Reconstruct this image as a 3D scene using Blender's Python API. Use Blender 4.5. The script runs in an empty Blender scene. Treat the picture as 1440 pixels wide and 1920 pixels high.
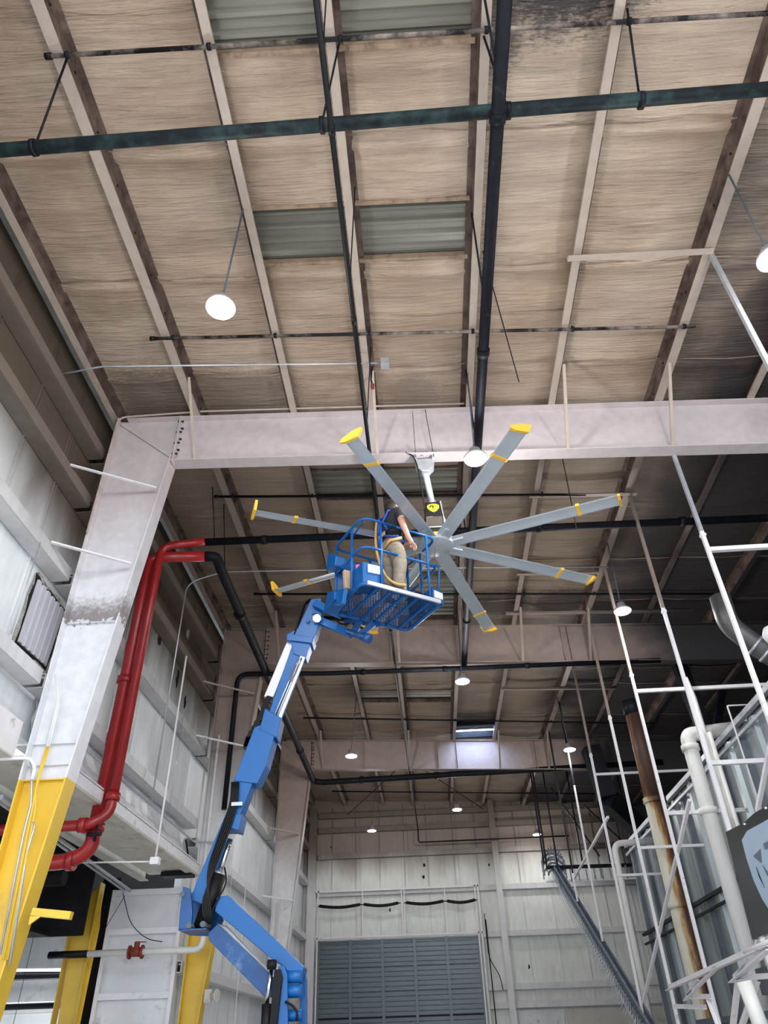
import bpy, bmesh, math, random
from mathutils import Vector, Matrix
random.seed(7)
scene = bpy.context.scene
COL = scene.collection
PI = math.pi

# ------------------------------------------------------------------ camera
YAW, PITCH, ROLL, FPX = -4.23873541e-02, 6.47762500e-01, -3.34746060e-02, 1343.12
CAM = Vector((0, 0, 1.5))
fwd = Vector((math.sin(YAW)*math.cos(PITCH), math.cos(YAW)*math.cos(PITCH), math.sin(PITCH)))
rt0 = Vector((math.cos(YAW), -math.sin(YAW), 0)); up0 = rt0.cross(fwd)
rt = rt0*math.cos(ROLL)+up0*math.sin(ROLL)
up = -rt0*math.sin(ROLL)+up0*math.cos(ROLL)
cd = bpy.data.cameras.new('camera'); cam = bpy.data.objects.new('camera', cd); COL.objects.link(cam)
m = Matrix.Identity(4)
for i in range(3):
    m[i][0] = rt[i]; m[i][1] = up[i]; m[i][2] = -fwd[i]; m[i][3] = CAM[i]
cam.matrix_world = m
cd.sensor_fit = 'VERTICAL'; cd.sensor_height = 24; cd.lens = FPX/1920*24
cd.clip_start = 0.05; cd.clip_end = 200
scene.camera = cam
# ------------------------------------------------------------------ world, light, exposure
W = bpy.data.worlds.new('world'); scene.world = W; W.use_nodes = True
W.node_tree.nodes['Background'].inputs[0].default_value = (0.82, 0.9, 1.0, 1)
W.node_tree.nodes['Background'].inputs[1].default_value = 1.3
scene.view_settings.view_transform = 'Standard'
scene.view_settings.look = 'None'
scene.view_settings.gamma = 1
scene.view_settings.use_curve_mapping = False
scene.view_settings.exposure = 0.8
LAMP_W = 130.0       # each high-bay lamp
LAMPS = [(-1.9, 4.75), (3.95, 4.62), (0.97, 7.5), (3.9, 12.1), (0.97, 14.93), (-1.94, 19.5), (4.02, 19.83),
         (1.05, 25.4), (-2.01, 27.75), (4.16, 29.43)]
LAMPS_OUT = [(1.0, -0.5), (-1.9, -3.5), (4.0, -3.5), (1.0, -7.0), (7.5, 1.0)]   # same row of lamps, behind the photographer
def px(ax, x, y, v):
    "point where the sight line through a picture point meets the plane axis=v"
    d = fwd + rt*((x-720)/FPX) - up*((y-960)/FPX)
    t = (v-CAM[ax])/d[ax]
    return CAM + d*t
X_, Y_, Z_ = 0, 1, 2
Y1, Y2, Y3, Y4 = 8.27, 15.5, 23.3, 30.9
def roofz(x): return 9.62-0.0455*x         # top of rafters / underside of purlins
def skinz(x): return 9.84-0.0455*x
def rbot(x): return 8.70-0.0455*x          # underside of rafters

# ------------------------------------------------------------------ materials
def nt(name):
    mt = bpy.data.materials.new(name); mt.use_nodes = True
    return mt, mt.node_tree, mt.node_tree.nodes, mt.node_tree.links, mt.node_tree.nodes['Principled BSDF']
def mat(name, col, rough=0.5, metal=0.0, vary=0.08, vscale=3.0, dirt=0.0, dirtcol=(0.05, 0.04, 0.035), dscale=2.0, bump=0.0, bscale=30, emit=0, stretch=(1, 1, 1)):
    mt, t, N, L, b = nt(name)
    b.inputs['Roughness'].default_value = rough; b.inputs['Metallic'].default_value = metal
    g = N.new('ShaderNodeNewGeometry')
    mp = N.new('ShaderNodeMapping'); mp.inputs['Scale'].default_value = stretch; L.new(g.outputs['Position'], mp.inputs[0])
    n1 = N.new('ShaderNodeTexNoise'); n1.inputs['Scale'].default_value = vscale; n1.inputs['Detail'].default_value = 5; L.new(mp.outputs[0], n1.inputs['Vector'])
    r = N.new('ShaderNodeMapRange'); r.inputs[1].default_value = 0.3; r.inputs[2].default_value = 0.7
    r.inputs[3].default_value = 1-vary; r.inputs[4].default_value = 1+vary; L.new(n1.outputs[0], r.inputs[0])
    mx = N.new('ShaderNodeMix'); mx.data_type = 'RGBA'; mx.blend_type = 'MULTIPLY'; mx.inputs[0].default_value = 1
    mx.inputs[6].default_value = (*col, 1); L.new(r.outputs[0], mx.inputs[7])
    out = mx.outputs[2]
    if dirt > 0:
        n2 = N.new('ShaderNodeTexNoise'); n2.inputs['Scale'].default_value = dscale; n2.inputs['Detail'].default_value = 8; n2.inputs['Roughness'].default_value = 0.7; L.new(mp.outputs[0], n2.inputs['Vector'])
        r2 = N.new('ShaderNodeMapRange'); r2.inputs[1].default_value = 0.62-dirt*0.3; r2.inputs[2].default_value = 0.75-dirt*0.1; L.new(n2.outputs[0], r2.inputs[0])
        m2 = N.new('ShaderNodeMix'); m2.data_type = 'RGBA'; L.new(r2.outputs[0], m2.inputs[0]); L.new(out, m2.inputs[6]); m2.inputs[7].default_value = (*dirtcol, 1)
        out = m2.outputs[2]
    L.new(out, b.inputs['Base Color'])
    if bump > 0:
        n3 = N.new('ShaderNodeTexNoise'); n3.inputs['Scale'].default_value = bscale; n3.inputs['Detail'].default_value = 4; L.new(mp.outputs[0], n3.inputs['Vector'])
        bp = N.new('ShaderNodeBump'); bp.inputs['Strength'].default_value = bump; bp.inputs['Distance'].default_value = 0.03; L.new(n3.outputs[0], bp.inputs['Height']); L.new(bp.outputs[0], b.inputs['Normal'])
    if emit:
        b.inputs['Emission Color'].default_value = (*col, 1); b.inputs['Emission Strength'].default_value = emit
    return mt
def sooty(name, clean, brown, z0, z1, rough=0.6, black=0.03, right0=5.2, right1=8.0, bump=0.25, vstreak=True, nz=1.3, depthbrown=0.0, amp=(0.94, 1.05), band=None):
    "painted metal / insulation that old smoke has stained brown high up and black towards the right of the hall"
    mt, t, N, L, b = nt(name); b.inputs['Roughness'].default_value = rough
    g = N.new('ShaderNodeNewGeometry'); s = N.new('ShaderNodeSeparateXYZ'); L.new(g.outputs['Position'], s.inputs[0])
    mp = N.new('ShaderNodeMapping'); mp.inputs['Scale'].default_value = (1, 1, 0.25 if vstreak else 1); L.new(g.outputs['Position'], mp.inputs[0])
    n = N.new('ShaderNodeTexNoise'); n.inputs['Scale'].default_value = 1.1; n.inputs['Detail'].default_value = 6; L.new(mp.outputs[0], n.inputs['Vector'])
    n2 = N.new('ShaderNodeTexNoise'); n2.inputs['Scale'].default_value = 7; n2.inputs['Detail'].default_value = 6; L.new(mp.outputs[0], n2.inputs['Vector'])
    def ma(op, a, bb, c=None):
        q = N.new('ShaderNodeMath'); q.operation = op
        for i, v in enumerate((a, bb, c)):
            if v is None: continue
            if isinstance(v, (int, float)): q.inputs[i].default_value = v
            else: L.new(v, q.inputs[i])
        return q.outputs[0]
    def mr(v, a, bb, c=0, d=1):
        q = N.new('ShaderNodeMapRange'); q.interpolation_type = 'SMOOTHSTEP'
        q.inputs[1].default_value = a; q.inputs[2].default_value = bb; q.inputs[3].default_value = c; q.inputs[4].default_value = d; L.new(v, q.inputs[0]); return q.outputs[0]
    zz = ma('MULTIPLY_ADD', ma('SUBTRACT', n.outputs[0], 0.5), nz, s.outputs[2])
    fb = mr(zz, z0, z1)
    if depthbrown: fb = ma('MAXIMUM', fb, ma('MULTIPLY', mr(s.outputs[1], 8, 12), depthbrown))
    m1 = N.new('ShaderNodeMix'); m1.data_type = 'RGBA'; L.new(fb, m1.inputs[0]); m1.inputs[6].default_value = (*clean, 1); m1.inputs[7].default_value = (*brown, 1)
    v = mr(n2.outputs[0], 0.3, 0.7, *amp)
    m2 = N.new('ShaderNodeMix'); m2.data_type = 'RGBA'; m2.blend_type = 'MULTIPLY'; m2.inputs[0].default_value = 1; L.new(m1.outputs[2], m2.inputs[6]); L.new(v, m2.inputs[7])
    if band:
        sp = N.new('ShaderNodeTexNoise'); sp.inputs['Scale'].default_value = 22; sp.inputs['Detail'].default_value = 6; L.new(g.outputs['Position'], sp.inputs['Vector'])
        zb_ = ma('MULTIPLY_ADD', ma('SUBTRACT', sp.outputs[0], 0.5), .45, s.outputs[2])
        fb2 = ma('MULTIPLY', ma('MULTIPLY', mr(zb_, band[0], band[0]+.05), mr(zb_, band[1]-.25, band[1]+.1, 1, 0)), mr(s.outputs[0], -3.2, -3.0, .8, 0))
        mb_ = N.new('ShaderNodeMix'); mb_.data_type = 'RGBA'; L.new(fb2, mb_.inputs[0]); L.new(m2.outputs[2], mb_.inputs[6]); mb_.inputs[7].default_value = (.16, .12, .12, 1); m2 = mb_
    xx = ma('MULTIPLY_ADD', ma('SUBTRACT', n.outputs[0], 0.5), 2.0, s.outputs[0])
    hi = mr(s.outputs[2], 5.5, 7.0)
    fk = ma('MULTIPLY', mr(xx, right0, right1), hi)
    m3 = N.new('ShaderNodeMix'); m3.data_type = 'RGBA'; L.new(fk, m3.inputs[0]); L.new(m2.outputs[2], m3.inputs[6]); m3.inputs[7].default_value = (black, black*0.9, black*0.95, 1)
    L.new(m3.outputs[2], b.inputs['Base Color'])
    if bump:
        bp = N.new('ShaderNodeBump'); bp.inputs['Strength'].default_value = bump; bp.inputs['Distance'].default_value = 0.03; L.new(n2.outputs[0], bp.inputs['Height']); L.new(bp.outputs[0], b.inputs['Normal'])
    return mt
def ceiling_material():
    mt, t, N, L, b = nt('roof_blanket'); b.inputs['Roughness'].default_value = 0.55
    g = N.new('ShaderNodeNewGeometry'); s = N.new('ShaderNodeSeparateXYZ'); L.new(g.outputs['Position'], s.inputs[0])
    def ma(op, a, bb, c=None):
        q = N.new('ShaderNodeMath'); q.operation = op
        for i, v in enumerate((a, bb, c)):
            if v is None: continue
            if isinstance(v, (int, float)): q.inputs[i].default_value = v
            else: L.new(v, q.inputs[i])
        return q.outputs[0]
    def mr(v, a, bb, c=0, d=1):
        q = N.new('ShaderNodeMapRange'); q.interpolation_type = 'SMOOTHSTEP'
        q.inputs[1].default_value = a; q.inputs[2].default_value = bb; q.inputs[3].default_value = c; q.inputs[4].default_value = d; L.new(v, q.inputs[0]); return q.outputs[0]
    def noise(sc, scale, det=5, rough=0.5, dist=0):
        mp = N.new('ShaderNodeMapping'); mp.inputs['Scale'].default_value = sc; L.new(g.outputs['Position'], mp.inputs[0])
        n = N.new('ShaderNodeTexNoise'); n.inputs['Scale'].default_value = scale; n.inputs['Detail'].default_value = det; n.inputs['Roughness'].default_value = rough; n.inputs['Distortion'].default_value = dist
        L.new(mp.outputs[0], n.inputs['Vector']); return n.outputs[0]
    big = noise((1, 1, 1), 0.55, 4); med = noise((0.6, 2, 1), 1.6, 6)
    wr = noise((0.9, 11, 1), 1.5, 5, 0.6, 0.6); wr2 = noise((2.0, 26, 1), 1.6, 3, 0.5, 0.4)
    speck = noise((1.5, 4, 1), 9, 5, 0.7)
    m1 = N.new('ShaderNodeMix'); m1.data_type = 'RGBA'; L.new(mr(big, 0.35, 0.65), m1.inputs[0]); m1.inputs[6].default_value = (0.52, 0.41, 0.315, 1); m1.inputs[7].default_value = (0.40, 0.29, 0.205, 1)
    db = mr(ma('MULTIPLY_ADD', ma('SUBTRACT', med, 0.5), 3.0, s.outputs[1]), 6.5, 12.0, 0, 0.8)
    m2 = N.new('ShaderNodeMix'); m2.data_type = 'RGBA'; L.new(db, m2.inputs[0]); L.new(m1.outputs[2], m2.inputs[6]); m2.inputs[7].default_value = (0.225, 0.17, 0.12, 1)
    v = ma('MULTIPLY', mr(med, 0.3, 0.7, 0.80, 1.08), mr(wr, 0.35, 0.65, 0.93, 1.04))
    m3 = N.new('ShaderNodeMix'); m3.data_type = 'RGBA'; m3.blend_type = 'MULTIPLY'; m3.inputs[0].default_value = 1; L.new(m2.outputs[2], m3.inputs[6]); L.new(v, m3.inputs[7])
    # black smoke: right-hand side of the hall, a patch near (2, 2), edges of bays
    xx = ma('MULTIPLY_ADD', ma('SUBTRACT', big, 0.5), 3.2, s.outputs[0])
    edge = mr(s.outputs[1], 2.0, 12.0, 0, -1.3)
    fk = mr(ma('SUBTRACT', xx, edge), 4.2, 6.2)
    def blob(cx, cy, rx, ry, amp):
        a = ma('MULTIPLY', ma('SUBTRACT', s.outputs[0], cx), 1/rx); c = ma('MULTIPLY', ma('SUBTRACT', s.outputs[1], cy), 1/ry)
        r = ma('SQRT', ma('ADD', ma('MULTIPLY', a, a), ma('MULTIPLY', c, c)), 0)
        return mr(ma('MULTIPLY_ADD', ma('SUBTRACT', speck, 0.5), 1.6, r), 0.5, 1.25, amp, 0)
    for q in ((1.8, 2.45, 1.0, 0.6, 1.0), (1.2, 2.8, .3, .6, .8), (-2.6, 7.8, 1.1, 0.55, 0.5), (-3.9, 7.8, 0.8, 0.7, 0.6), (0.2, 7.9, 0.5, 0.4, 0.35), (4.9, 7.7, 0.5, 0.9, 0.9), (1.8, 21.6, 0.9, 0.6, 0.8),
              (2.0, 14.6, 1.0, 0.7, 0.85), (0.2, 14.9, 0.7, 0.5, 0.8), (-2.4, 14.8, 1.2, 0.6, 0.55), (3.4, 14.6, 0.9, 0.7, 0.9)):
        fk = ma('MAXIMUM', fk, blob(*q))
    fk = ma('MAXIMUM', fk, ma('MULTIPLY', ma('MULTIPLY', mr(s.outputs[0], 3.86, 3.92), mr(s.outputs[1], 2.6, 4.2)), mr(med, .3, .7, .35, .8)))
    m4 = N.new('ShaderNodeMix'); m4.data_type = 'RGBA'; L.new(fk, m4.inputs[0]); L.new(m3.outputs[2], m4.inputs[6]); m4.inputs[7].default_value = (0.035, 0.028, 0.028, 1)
    L.new(m4.outputs[2], b.inputs['Base Color'])
    h = ma('MULTIPLY_ADD', wr2, 0.45, wr)
    bp = N.new('ShaderNodeBump'); bp.inputs['Strength'].default_value = 0.85; bp.inputs['Distance'].default_value = 0.06; L.new(h, bp.inputs['Height']); L.new(bp.outputs[0], b.inputs['Normal'])
    return mt
M = {}
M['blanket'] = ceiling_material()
M['concrete'] = mat('floor_concrete', (0.62, 0.61, 0.59), 0.5, vary=0.15)
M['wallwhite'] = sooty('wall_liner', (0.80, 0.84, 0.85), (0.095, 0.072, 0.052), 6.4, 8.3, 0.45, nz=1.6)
M['wallback'] = sooty('back_wall_liner', (0.80, 0.83, 0.78), (0.25, 0.20, 0.165), 6.8, 8.0, 0.5, right0=6.5, right1=8.5)
M['girt'] = sooty('girt_paint', (0.70, 0.70, 0.71), (0.15, 0.12, 0.095), 6.2, 8.2, 0.5)
M['frame'] = sooty('frame_paint', (0.72, 0.73, 0.76), (0.54, 0.475, 0.475), 6.0, 9.0, 0.4, right0=5.0, right1=7.0, bump=0.03, vstreak=False, band=(6.13, 6.5))
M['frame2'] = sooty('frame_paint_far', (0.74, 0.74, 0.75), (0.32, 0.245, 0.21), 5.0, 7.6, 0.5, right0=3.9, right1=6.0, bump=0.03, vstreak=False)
M['purlin'] = sooty('purlin_paint', (0.42, 0.345, 0.29), (0.42, 0.345, 0.29), 9.0, 9.5, 0.45, right0=5.0, right1=7.0, vstreak=False)
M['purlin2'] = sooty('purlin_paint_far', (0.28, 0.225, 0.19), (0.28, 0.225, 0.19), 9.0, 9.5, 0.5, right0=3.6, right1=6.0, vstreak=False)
M['web'] = mat('sooted_web', (0.15, 0.105, 0.085), 0.6, vary=0.3, vscale=4, dirt=0.8, dirtcol=(0.035, 0.022, 0.02), dscale=3)
M['yellow'] = mat('safety_yellow', (0.76, 0.50, 0.045), 0.42, vary=0.06, dirt=0.12, dirtcol=(0.45, 0.30, 0.10), dscale=1.2)
M['blue'] = mat('lift_blue', (0.002, 0.10, 0.33), 0.38, vary=0.05)
M['bluedark'] = mat('lift_blue_worn', (0.008, 0.065, 0.22), 0.4, vary=0.2, dirt=0.2, dirtcol=(0.16, 0.25, 0.38))
M['hose'] = mat('black_rubber', (0.008, 0.008, 0.009), 0.45)
M['blacksteel'] = mat('black_steel', (0.007, 0.008, 0.012), 0.5, vary=0.3)
M['blackpipe'] = mat('painted_black_pipe', (0.005, 0.006, 0.010), 0.6, vary=0.3, vscale=6, dirt=0.15, dirtcol=(0.02, 0.035, 0.035), dscale=7)
M['greenpipe'] = mat('weathered_green_pipe', (0.008, 0.013, 0.016), 0.58, vary=0.35, vscale=4, dirt=0.5, dirtcol=(0.03, 0.06, 0.058), dscale=3)
M['sootpipe'] = mat('sooted_small_pipe', (0.012, 0.01, 0.012), 0.5, vary=0.3, dirt=0.5, dirtcol=(0.40, 0.33, 0.28), dscale=1.4)
M['red'] = mat('red_pipe_paint', (0.33, 0.016, 0.018), 0.32, vary=0.12, vscale=5, dirt=0.1, dirtcol=(0.16, 0.02, 0.02))
M['rustred'] = mat('rusty_red', (0.22, 0.035, 0.02), 0.7, vary=0.4, vscale=20)
M['whitepaint'] = mat('white_paint', (0.82, 0.81, 0.83), 0.4, vary=0.06, dirt=0.08, dirtcol=(0.35, 0.3, 0.25), dscale=3)
M['whitepipe'] = mat('white_pipe_paint', (0.78, 0.78, 0.75), 0.4, vary=0.1, dirt=0.25, dirtcol=(0.35, 0.29, 0.2), dscale=2, stretch=(1, 1, 0.3))
M['cream'] = mat('cream_liner', (0.60, 0.58, 0.52), 0.55, vary=0.1, dirt=0.2, dirtcol=(0.25, 0.23, 0.2))
M['dirtywhite'] = mat('dirty_white_sheet', (0.74, 0.75, 0.77), 0.4, vary=0.12, vscale=1.5, dirt=0.15, dirtcol=(0.3, 0.3, 0.31), dscale=1.5)
M['galv'] = mat('galvanised', (0.50, 0.53, 0.57), 0.35, 0.55, vary=0.12, vscale=8)
M['alu'] = mat('blade_aluminium', (0.50, 0.56, 0.61), 0.32, 0.25, vary=0.05)
M['hubgrey'] = mat('hub_grey', (0.52, 0.56, 0.61), 0.4, 0.15, vary=0.04)
M['fanyellow'] = mat('fan_yellow', (0.92, 0.52, 0.05), 0.4, vary=0.03)
M['badge'] = mat('badge_yellow', (0.9, 0.72, 0.03), 0.4, vary=0.02)
M['chrome'] = mat('chromed_rod', (0.75, 0.76, 0.78), 0.12, 1.0, vary=0.02)
M['motor'] = mat('motor_black', (0.02, 0.02, 0.022), 0.15, 0.3, vary=0.05)
M['coversilver'] = mat('silver_cover', (0.62, 0.62, 0.68), 0.4, 0.2, vary=0.04)
M['door'] = mat('roll_door_grey', (0.12, 0.155, 0.175), 0.35, 0.2, vary=0.1, vscale=2, stretch=(1, 1, 5))
M['decking'] = mat('bare_deck_metal', (0.21, 0.205, 0.17), 0.4, 0.2, vary=0.25, vscale=1.2, stretch=(0.4, 3, 1))
M['timber'] = mat('stained_timber', (0.30, 0.21, 0.14), 0.6, vary=0.25, vscale=6, dirt=0.4, dirtcol=(0.06, 0.04, 0.03), dscale=5)
M['panel'] = mat('booth_panel_grey', (0.34, 0.39, 0.40), 0.3, 0.3, vary=0.22, vscale=0.9, dirt=0.15, dirtcol=(0.40, 0.44, 0.44), dscale=0.9, stretch=(1, 1, 0.4))
M['ductgrey'] = mat('sooted_duct', (0.10, 0.10, 0.10), 0.45, 0.3, vary=0.3)
M['ribdark'] = mat('booth_rib_dark', (0.10, 0.12, 0.145), 0.4, 0.2, vary=0.15)
M['chain'] = mat('conveyor_steel', (0.24, 0.27, 0.33), 0.5, 0.3, vary=0.5, vscale=20)
M['black'] = mat('soot_and_gap_black', (0.012, 0.011, 0.013), 0.8, vary=0.4)
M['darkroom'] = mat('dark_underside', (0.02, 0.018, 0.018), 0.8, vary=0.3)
M['gloss'] = mat('glossy_black_sheet', (0.025, 0.03, 0.03), 0.12, 0.0, vary=0.2)
M['paleblue'] = mat('pale_blue_print', (0.34, 0.44, 0.56), 0.25, vary=0.05)
M['slate'] = mat('slate_print', (0.09, 0.12, 0.16), 0.3, vary=0.05)
M['skin'] = mat('skin', (0.62, 0.34, 0.26), 0.5, vary=0.05)
M['hair'] = mat('dark_hair', (0.02, 0.013, 0.01), 0.6, vary=0.3, vscale=30)
M['shirt'] = mat('black_shirt', (0.016, 0.016, 0.022), 0.8, vary=0.2, bump=0.4, bscale=12)
M['trousers'] = mat('khaki_trousers', (0.26, 0.22, 0.17), 0.85, vary=0.12, vscale=8, bump=0.9, bscale=9, stretch=(1, 1, 2.2))
M['harnessblue'] = mat('harness_blue', (0.02, 0.10, 0.55), 0.6)
M['strap'] = mat('tan_webbing', (0.60, 0.38, 0.14), 0.7)
M['bootbrown'] = mat('work_boot', (0.10, 0.06, 0.035), 0.7)
M['label'] = mat('paper_label', (0.75, 0.76, 0.72), 0.6, vary=0.1, vscale=40)
M['card'] = mat('cardboard', (0.45, 0.32, 0.2), 0.8)
M['pink'] = mat('pink_plastic', (0.75, 0.12, 0.3), 0.4)
M['torn'] = mat('torn_insulation', (0.42, 0.40, 0.35), 0.9, vary=0.3, vscale=20, dirt=0.4, dirtcol=(0.03, 0.03, 0.03), dscale=8, bump=0.8, bscale=25)
M['lamp_body'] = mat('lamp_housing', (0.5, 0.5, 0.5), 0.4, 0.4)
def emitter(name, col, s):
    mt = bpy.data.materials.new(name); mt.use_nodes = True
    b = mt.node_tree.nodes['Principled BSDF']; b.inputs['Base Color'].default_value = (0.8, 0.8, 0.8, 1)
    b.inputs['Emission Color'].default_value = (*col, 1); b.inputs['Emission Strength'].default_value = s
    return mt
M['lens'] = emitter('lit_lens', (1, 0.98, 0.95), 25)
M['tube'] = emitter('lit_tube', (1, 1, 1), 5)
def rustpipe_mat():
    mt, t, N, L, b = nt('rust_streaked_white_pipe'); b.inputs['Roughness'].default_value = 0.6
    g = N.new('ShaderNodeNewGeometry'); s = N.new('ShaderNodeSeparateXYZ'); L.new(g.outputs['Position'], s.inputs[0])
    mp = N.new('ShaderNodeMapping'); mp.inputs['Scale'].default_value = (1, 1, 0.12); L.new(g.outputs['Position'], mp.inputs[0])
    n = N.new('ShaderNodeTexNoise'); n.inputs['Scale'].default_value = 17; n.inputs['Detail'].default_value = 10; n.inputs['Roughness'].default_value = 0.72; L.new(mp.outputs[0], n.inputs['Vector'])
    # rust gathers on the east side of the pipe and higher up
    a = N.new('ShaderNodeMath'); a.operation = 'MULTIPLY_ADD'; a.inputs[1].default_value = 1.0; L.new(n.outputs[0], a.inputs[0])
    r1 = N.new('ShaderNodeMapRange'); r1.inputs[1].default_value = 4.40; r1.inputs[2].default_value = 4.66; r1.inputs[3].default_value = -0.3; r1.inputs[4].default_value = 0.5; L.new(s.outputs[0], r1.inputs[0])
    r2 = N.new('ShaderNodeMapRange'); r2.inputs[1].default_value = 5.2; r2.inputs[2].default_value = 5.6; r2.inputs[3].default_value = 0; r2.inputs[4].default_value = 0.5; L.new(s.outputs[2], r2.inputs[0])
    ad = N.new('ShaderNodeMath'); ad.operation = 'ADD'; L.new(r1.outputs[0], ad.inputs[0]); L.new(r2.outputs[0], ad.inputs[1]); L.new(ad.outputs[0], a.inputs[2])
    cr = N.new('ShaderNodeValToRGB'); e = cr.color_ramp.elements
    e[0].position = 0.42; e[0].color = (0.62, 0.60, 0.50, 1); e[1].position = 0.98; e[1].color = (0.05, 0.022, 0.015, 1)
    q = e.new(0.58); q.color = (0.45, 0.30, 0.12, 1); q = e.new(0.75); q.color = (0.17, 0.08, 0.04, 1)
    L.new(a.outputs[0], cr.inputs[0]); L.new(cr.outputs[0], b.inputs['Base Color'])
    return mt
for q_ in ('blackpipe', 'greenpipe', 'blacksteel', 'hose', 'sootpipe', 'black', 'web', 'ribdark', 'darkroom'):
    M[q_].node_tree.nodes['Principled BSDF'].inputs['Specular IOR Level'].default_value = 0.18
M['rustpipe'] = rustpipe_mat()
M['crease'] = mat('dirty_crease', (0.22, 0.16, 0.12), 0.7, vary=0.4, vscale=2, dirt=0.5, dirtcol=(0.40, 0.31, 0.24), dscale=1.5)

# ------------------------------------------------------------------ mesh helpers
class MB:
    def __init__(s): s.bm = bmesh.new()
    def poly(s, pts):
        return s.bm.faces.new([s.bm.verts.new(p) for p in pts])
    def hexa(s, q):     # 8 points: bottom 4 ccw, top 4 ccw
        v = [s.bm.verts.new(p) for p in q]
        for f in ((0, 3, 2, 1), (4, 5, 6, 7), (0, 1, 5, 4), (1, 2, 6, 5), (2, 3, 7, 6), (3, 0, 4, 7)):
            s.bm.faces.new([v[i] for i in f])
        return s
    def box(s, x0, x1, y0, y1, z0, z1):
        return s.hexa([(x0, y0, z0), (x1, y0, z0), (x1, y1, z0), (x0, y1, z0), (x0, y0, z1), (x1, y0, z1), (x1, y1, z1), (x0, y1, z1)])
    def bar(s, a, b, w, h, upv=(0, 0, 1)):
        a = Vector(a); b = Vector(b); d = (b-a).normalized(); u = Vector(upv)
        if abs(d.dot(u)) > 0.98: u = Vector((0, 1, 0))
        r = d.cross(u).normalized()*w/2; t = r.cross(d).normalized()*h/2
        return s.hexa([a-r-t, a+r-t, b+r-t, b-r-t, a-r+t, a+r+t, b+r+t, b-r+t])
    def angle(s, a, b, w, th=0.006, upv=(0, 0, 1)):
        a = Vector(a); b = Vector(b); d = (b-a).normalized(); u = Vector(upv)
        if abs(d.dot(u)) > 0.98: u = Vector((0, 1, 0))
        r = d.cross(u).normalized(); t = r.cross(d).normalized()
        s.bar(a+r*w/2, b+r*w/2, w, th, t); s.bar(a+t*w/2, b+t*w/2, th, w, t); return s
    def tube(s, pts, r, seg=12, cap=True):
        P = [Vector(p) for p in pts]; rings = []; n = None
        rr = r if isinstance(r, (list, tuple)) else [r]*len(P)
        for i, p in enumerate(P):
            d = ((P[min(i+1, len(P)-1)]-P[i]).normalized() + (P[i]-P[max(i-1, 0)]).normalized()).normalized()
            if n is None:
                n = d.orthogonal().normalized()
            n = (n-d*n.dot(d)).normalized(); bb = d.cross(n)
            rings.append([s.bm.verts.new(p+(n*math.cos(2*PI*k/seg)+bb*math.sin(2*PI*k/seg))*rr[i]) for k in range(seg)])
        for a, b in zip(rings, rings[1:]):
            for k in range(seg):
                f = s.bm.faces.new([a[k], a[(k+1) % seg], b[(k+1) % seg], b[k]]); f.smooth = True
        if cap:
            s.bm.faces.new(rings[0][::-1]); s.bm.faces.new(rings[-1])
        return s
    def prism(s, pts, off):   # flat outline extruded by vector off
        off = Vector(off); n = len(pts)
        a = [s.bm.verts.new(Vector(p)) for p in pts]; b = [s.bm.verts.new(Vector(p)+off) for p in pts]
        s.bm.faces.new(a[::-1]); s.bm.faces.new(b)
        for i in range(n): s.bm.faces.new([a[i], a[(i+1) % n], b[(i+1) % n], b[i]])
        return s
    def lathe(s, c, prof, seg=24, axis=(0, 0, 1)):
        c = Vector(c); ax = Vector(axis).normalized(); u = ax.orthogonal().normalized(); v = ax.cross(u); rings = []
        for r, h in prof:
            rings.append([s.bm.verts.new(c+ax*h+(u*math.cos(2*PI*k/seg)+v*math.sin(2*PI*k/seg))*max(r, 1e-4)) for k in range(seg)])
        for a, b in zip(rings, rings[1:]):
            for k in range(seg):
                f = s.bm.faces.new([a[k], a[(k+1) % seg], b[(k+1) % seg], b[k]]); f.smooth = True
        s.bm.faces.new(rings[0][::-1]); s.bm.faces.new(rings[-1]); return s
    def xf(s, mtx):
        bmesh.ops.transform(s.bm, matrix=mtx, verts=s.bm.verts); return s
    def build(s, name, mt, parent=None, bevel=0):
        bmesh.ops.recalc_face_normals(s.bm, faces=s.bm.faces)
        me = bpy.data.meshes.new(name); s.bm.to_mesh(me); s.bm.free()
        o = bpy.data.objects.new(name, me); COL.objects.link(o)
        mts = mt if isinstance(mt, (list, tuple)) else [mt]
        for q in mts: me.materials.append(M[q] if isinstance(q, str) else q)
        if parent is not None: o.parent = parent; o.matrix_parent_inverse = parent.matrix_world.inverted() if False else Matrix.Translation(-parent.location)
        if bevel:
            bv = o.modifiers.new('bevel', 'BEVEL'); bv.width = bevel; bv.segments = 2; bv.limit_method = 'ANGLE'
        return o
def bend(pts, rad, n=6):
    "round the corners of a polyline"
    P = [Vector(p) for p in pts]; out = [P[0]]
    for i in range(1, len(P)-1):
        a = (P[i-1]-P[i]); b = (P[i+1]-P[i]); r = min(rad, a.length*0.49, b.length*0.49)
        p0 = P[i]+a.normalized()*r; p1 = P[i]+b.normalized()*r
        for k in range(n+1):
            t = k/n; out.append(p0*(1-t)**2+P[i]*2*t*(1-t)+p1*t*t)
    out.append(P[-1]); return out
def tag(o, label=None, cat=None, group=None, kind=None):
    if label: o['label'] = label
    if cat: o['category'] = cat
    if group: o['group'] = group
    if kind: o['kind'] = kind
    return o
def thing(name, label, cat, loc=(0, 0, 0), group=None):
    o = bpy.data.objects.new(name, None); COL.objects.link(o); o.location = loc; o.empty_display_size = 0.2
    return tag(o, label, cat, group)
def struct(o): o['kind'] = 'structure'; return o
def lab(o, t): o['label'] = t; return o
ORD = ['first', 'second', 'third', 'fourth', 'fifth', 'sixth', 'seventh', 'eighth', 'ninth', 'tenth', 'eleventh', 'twelfth', 'thirteenth', 'fourteenth']

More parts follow.
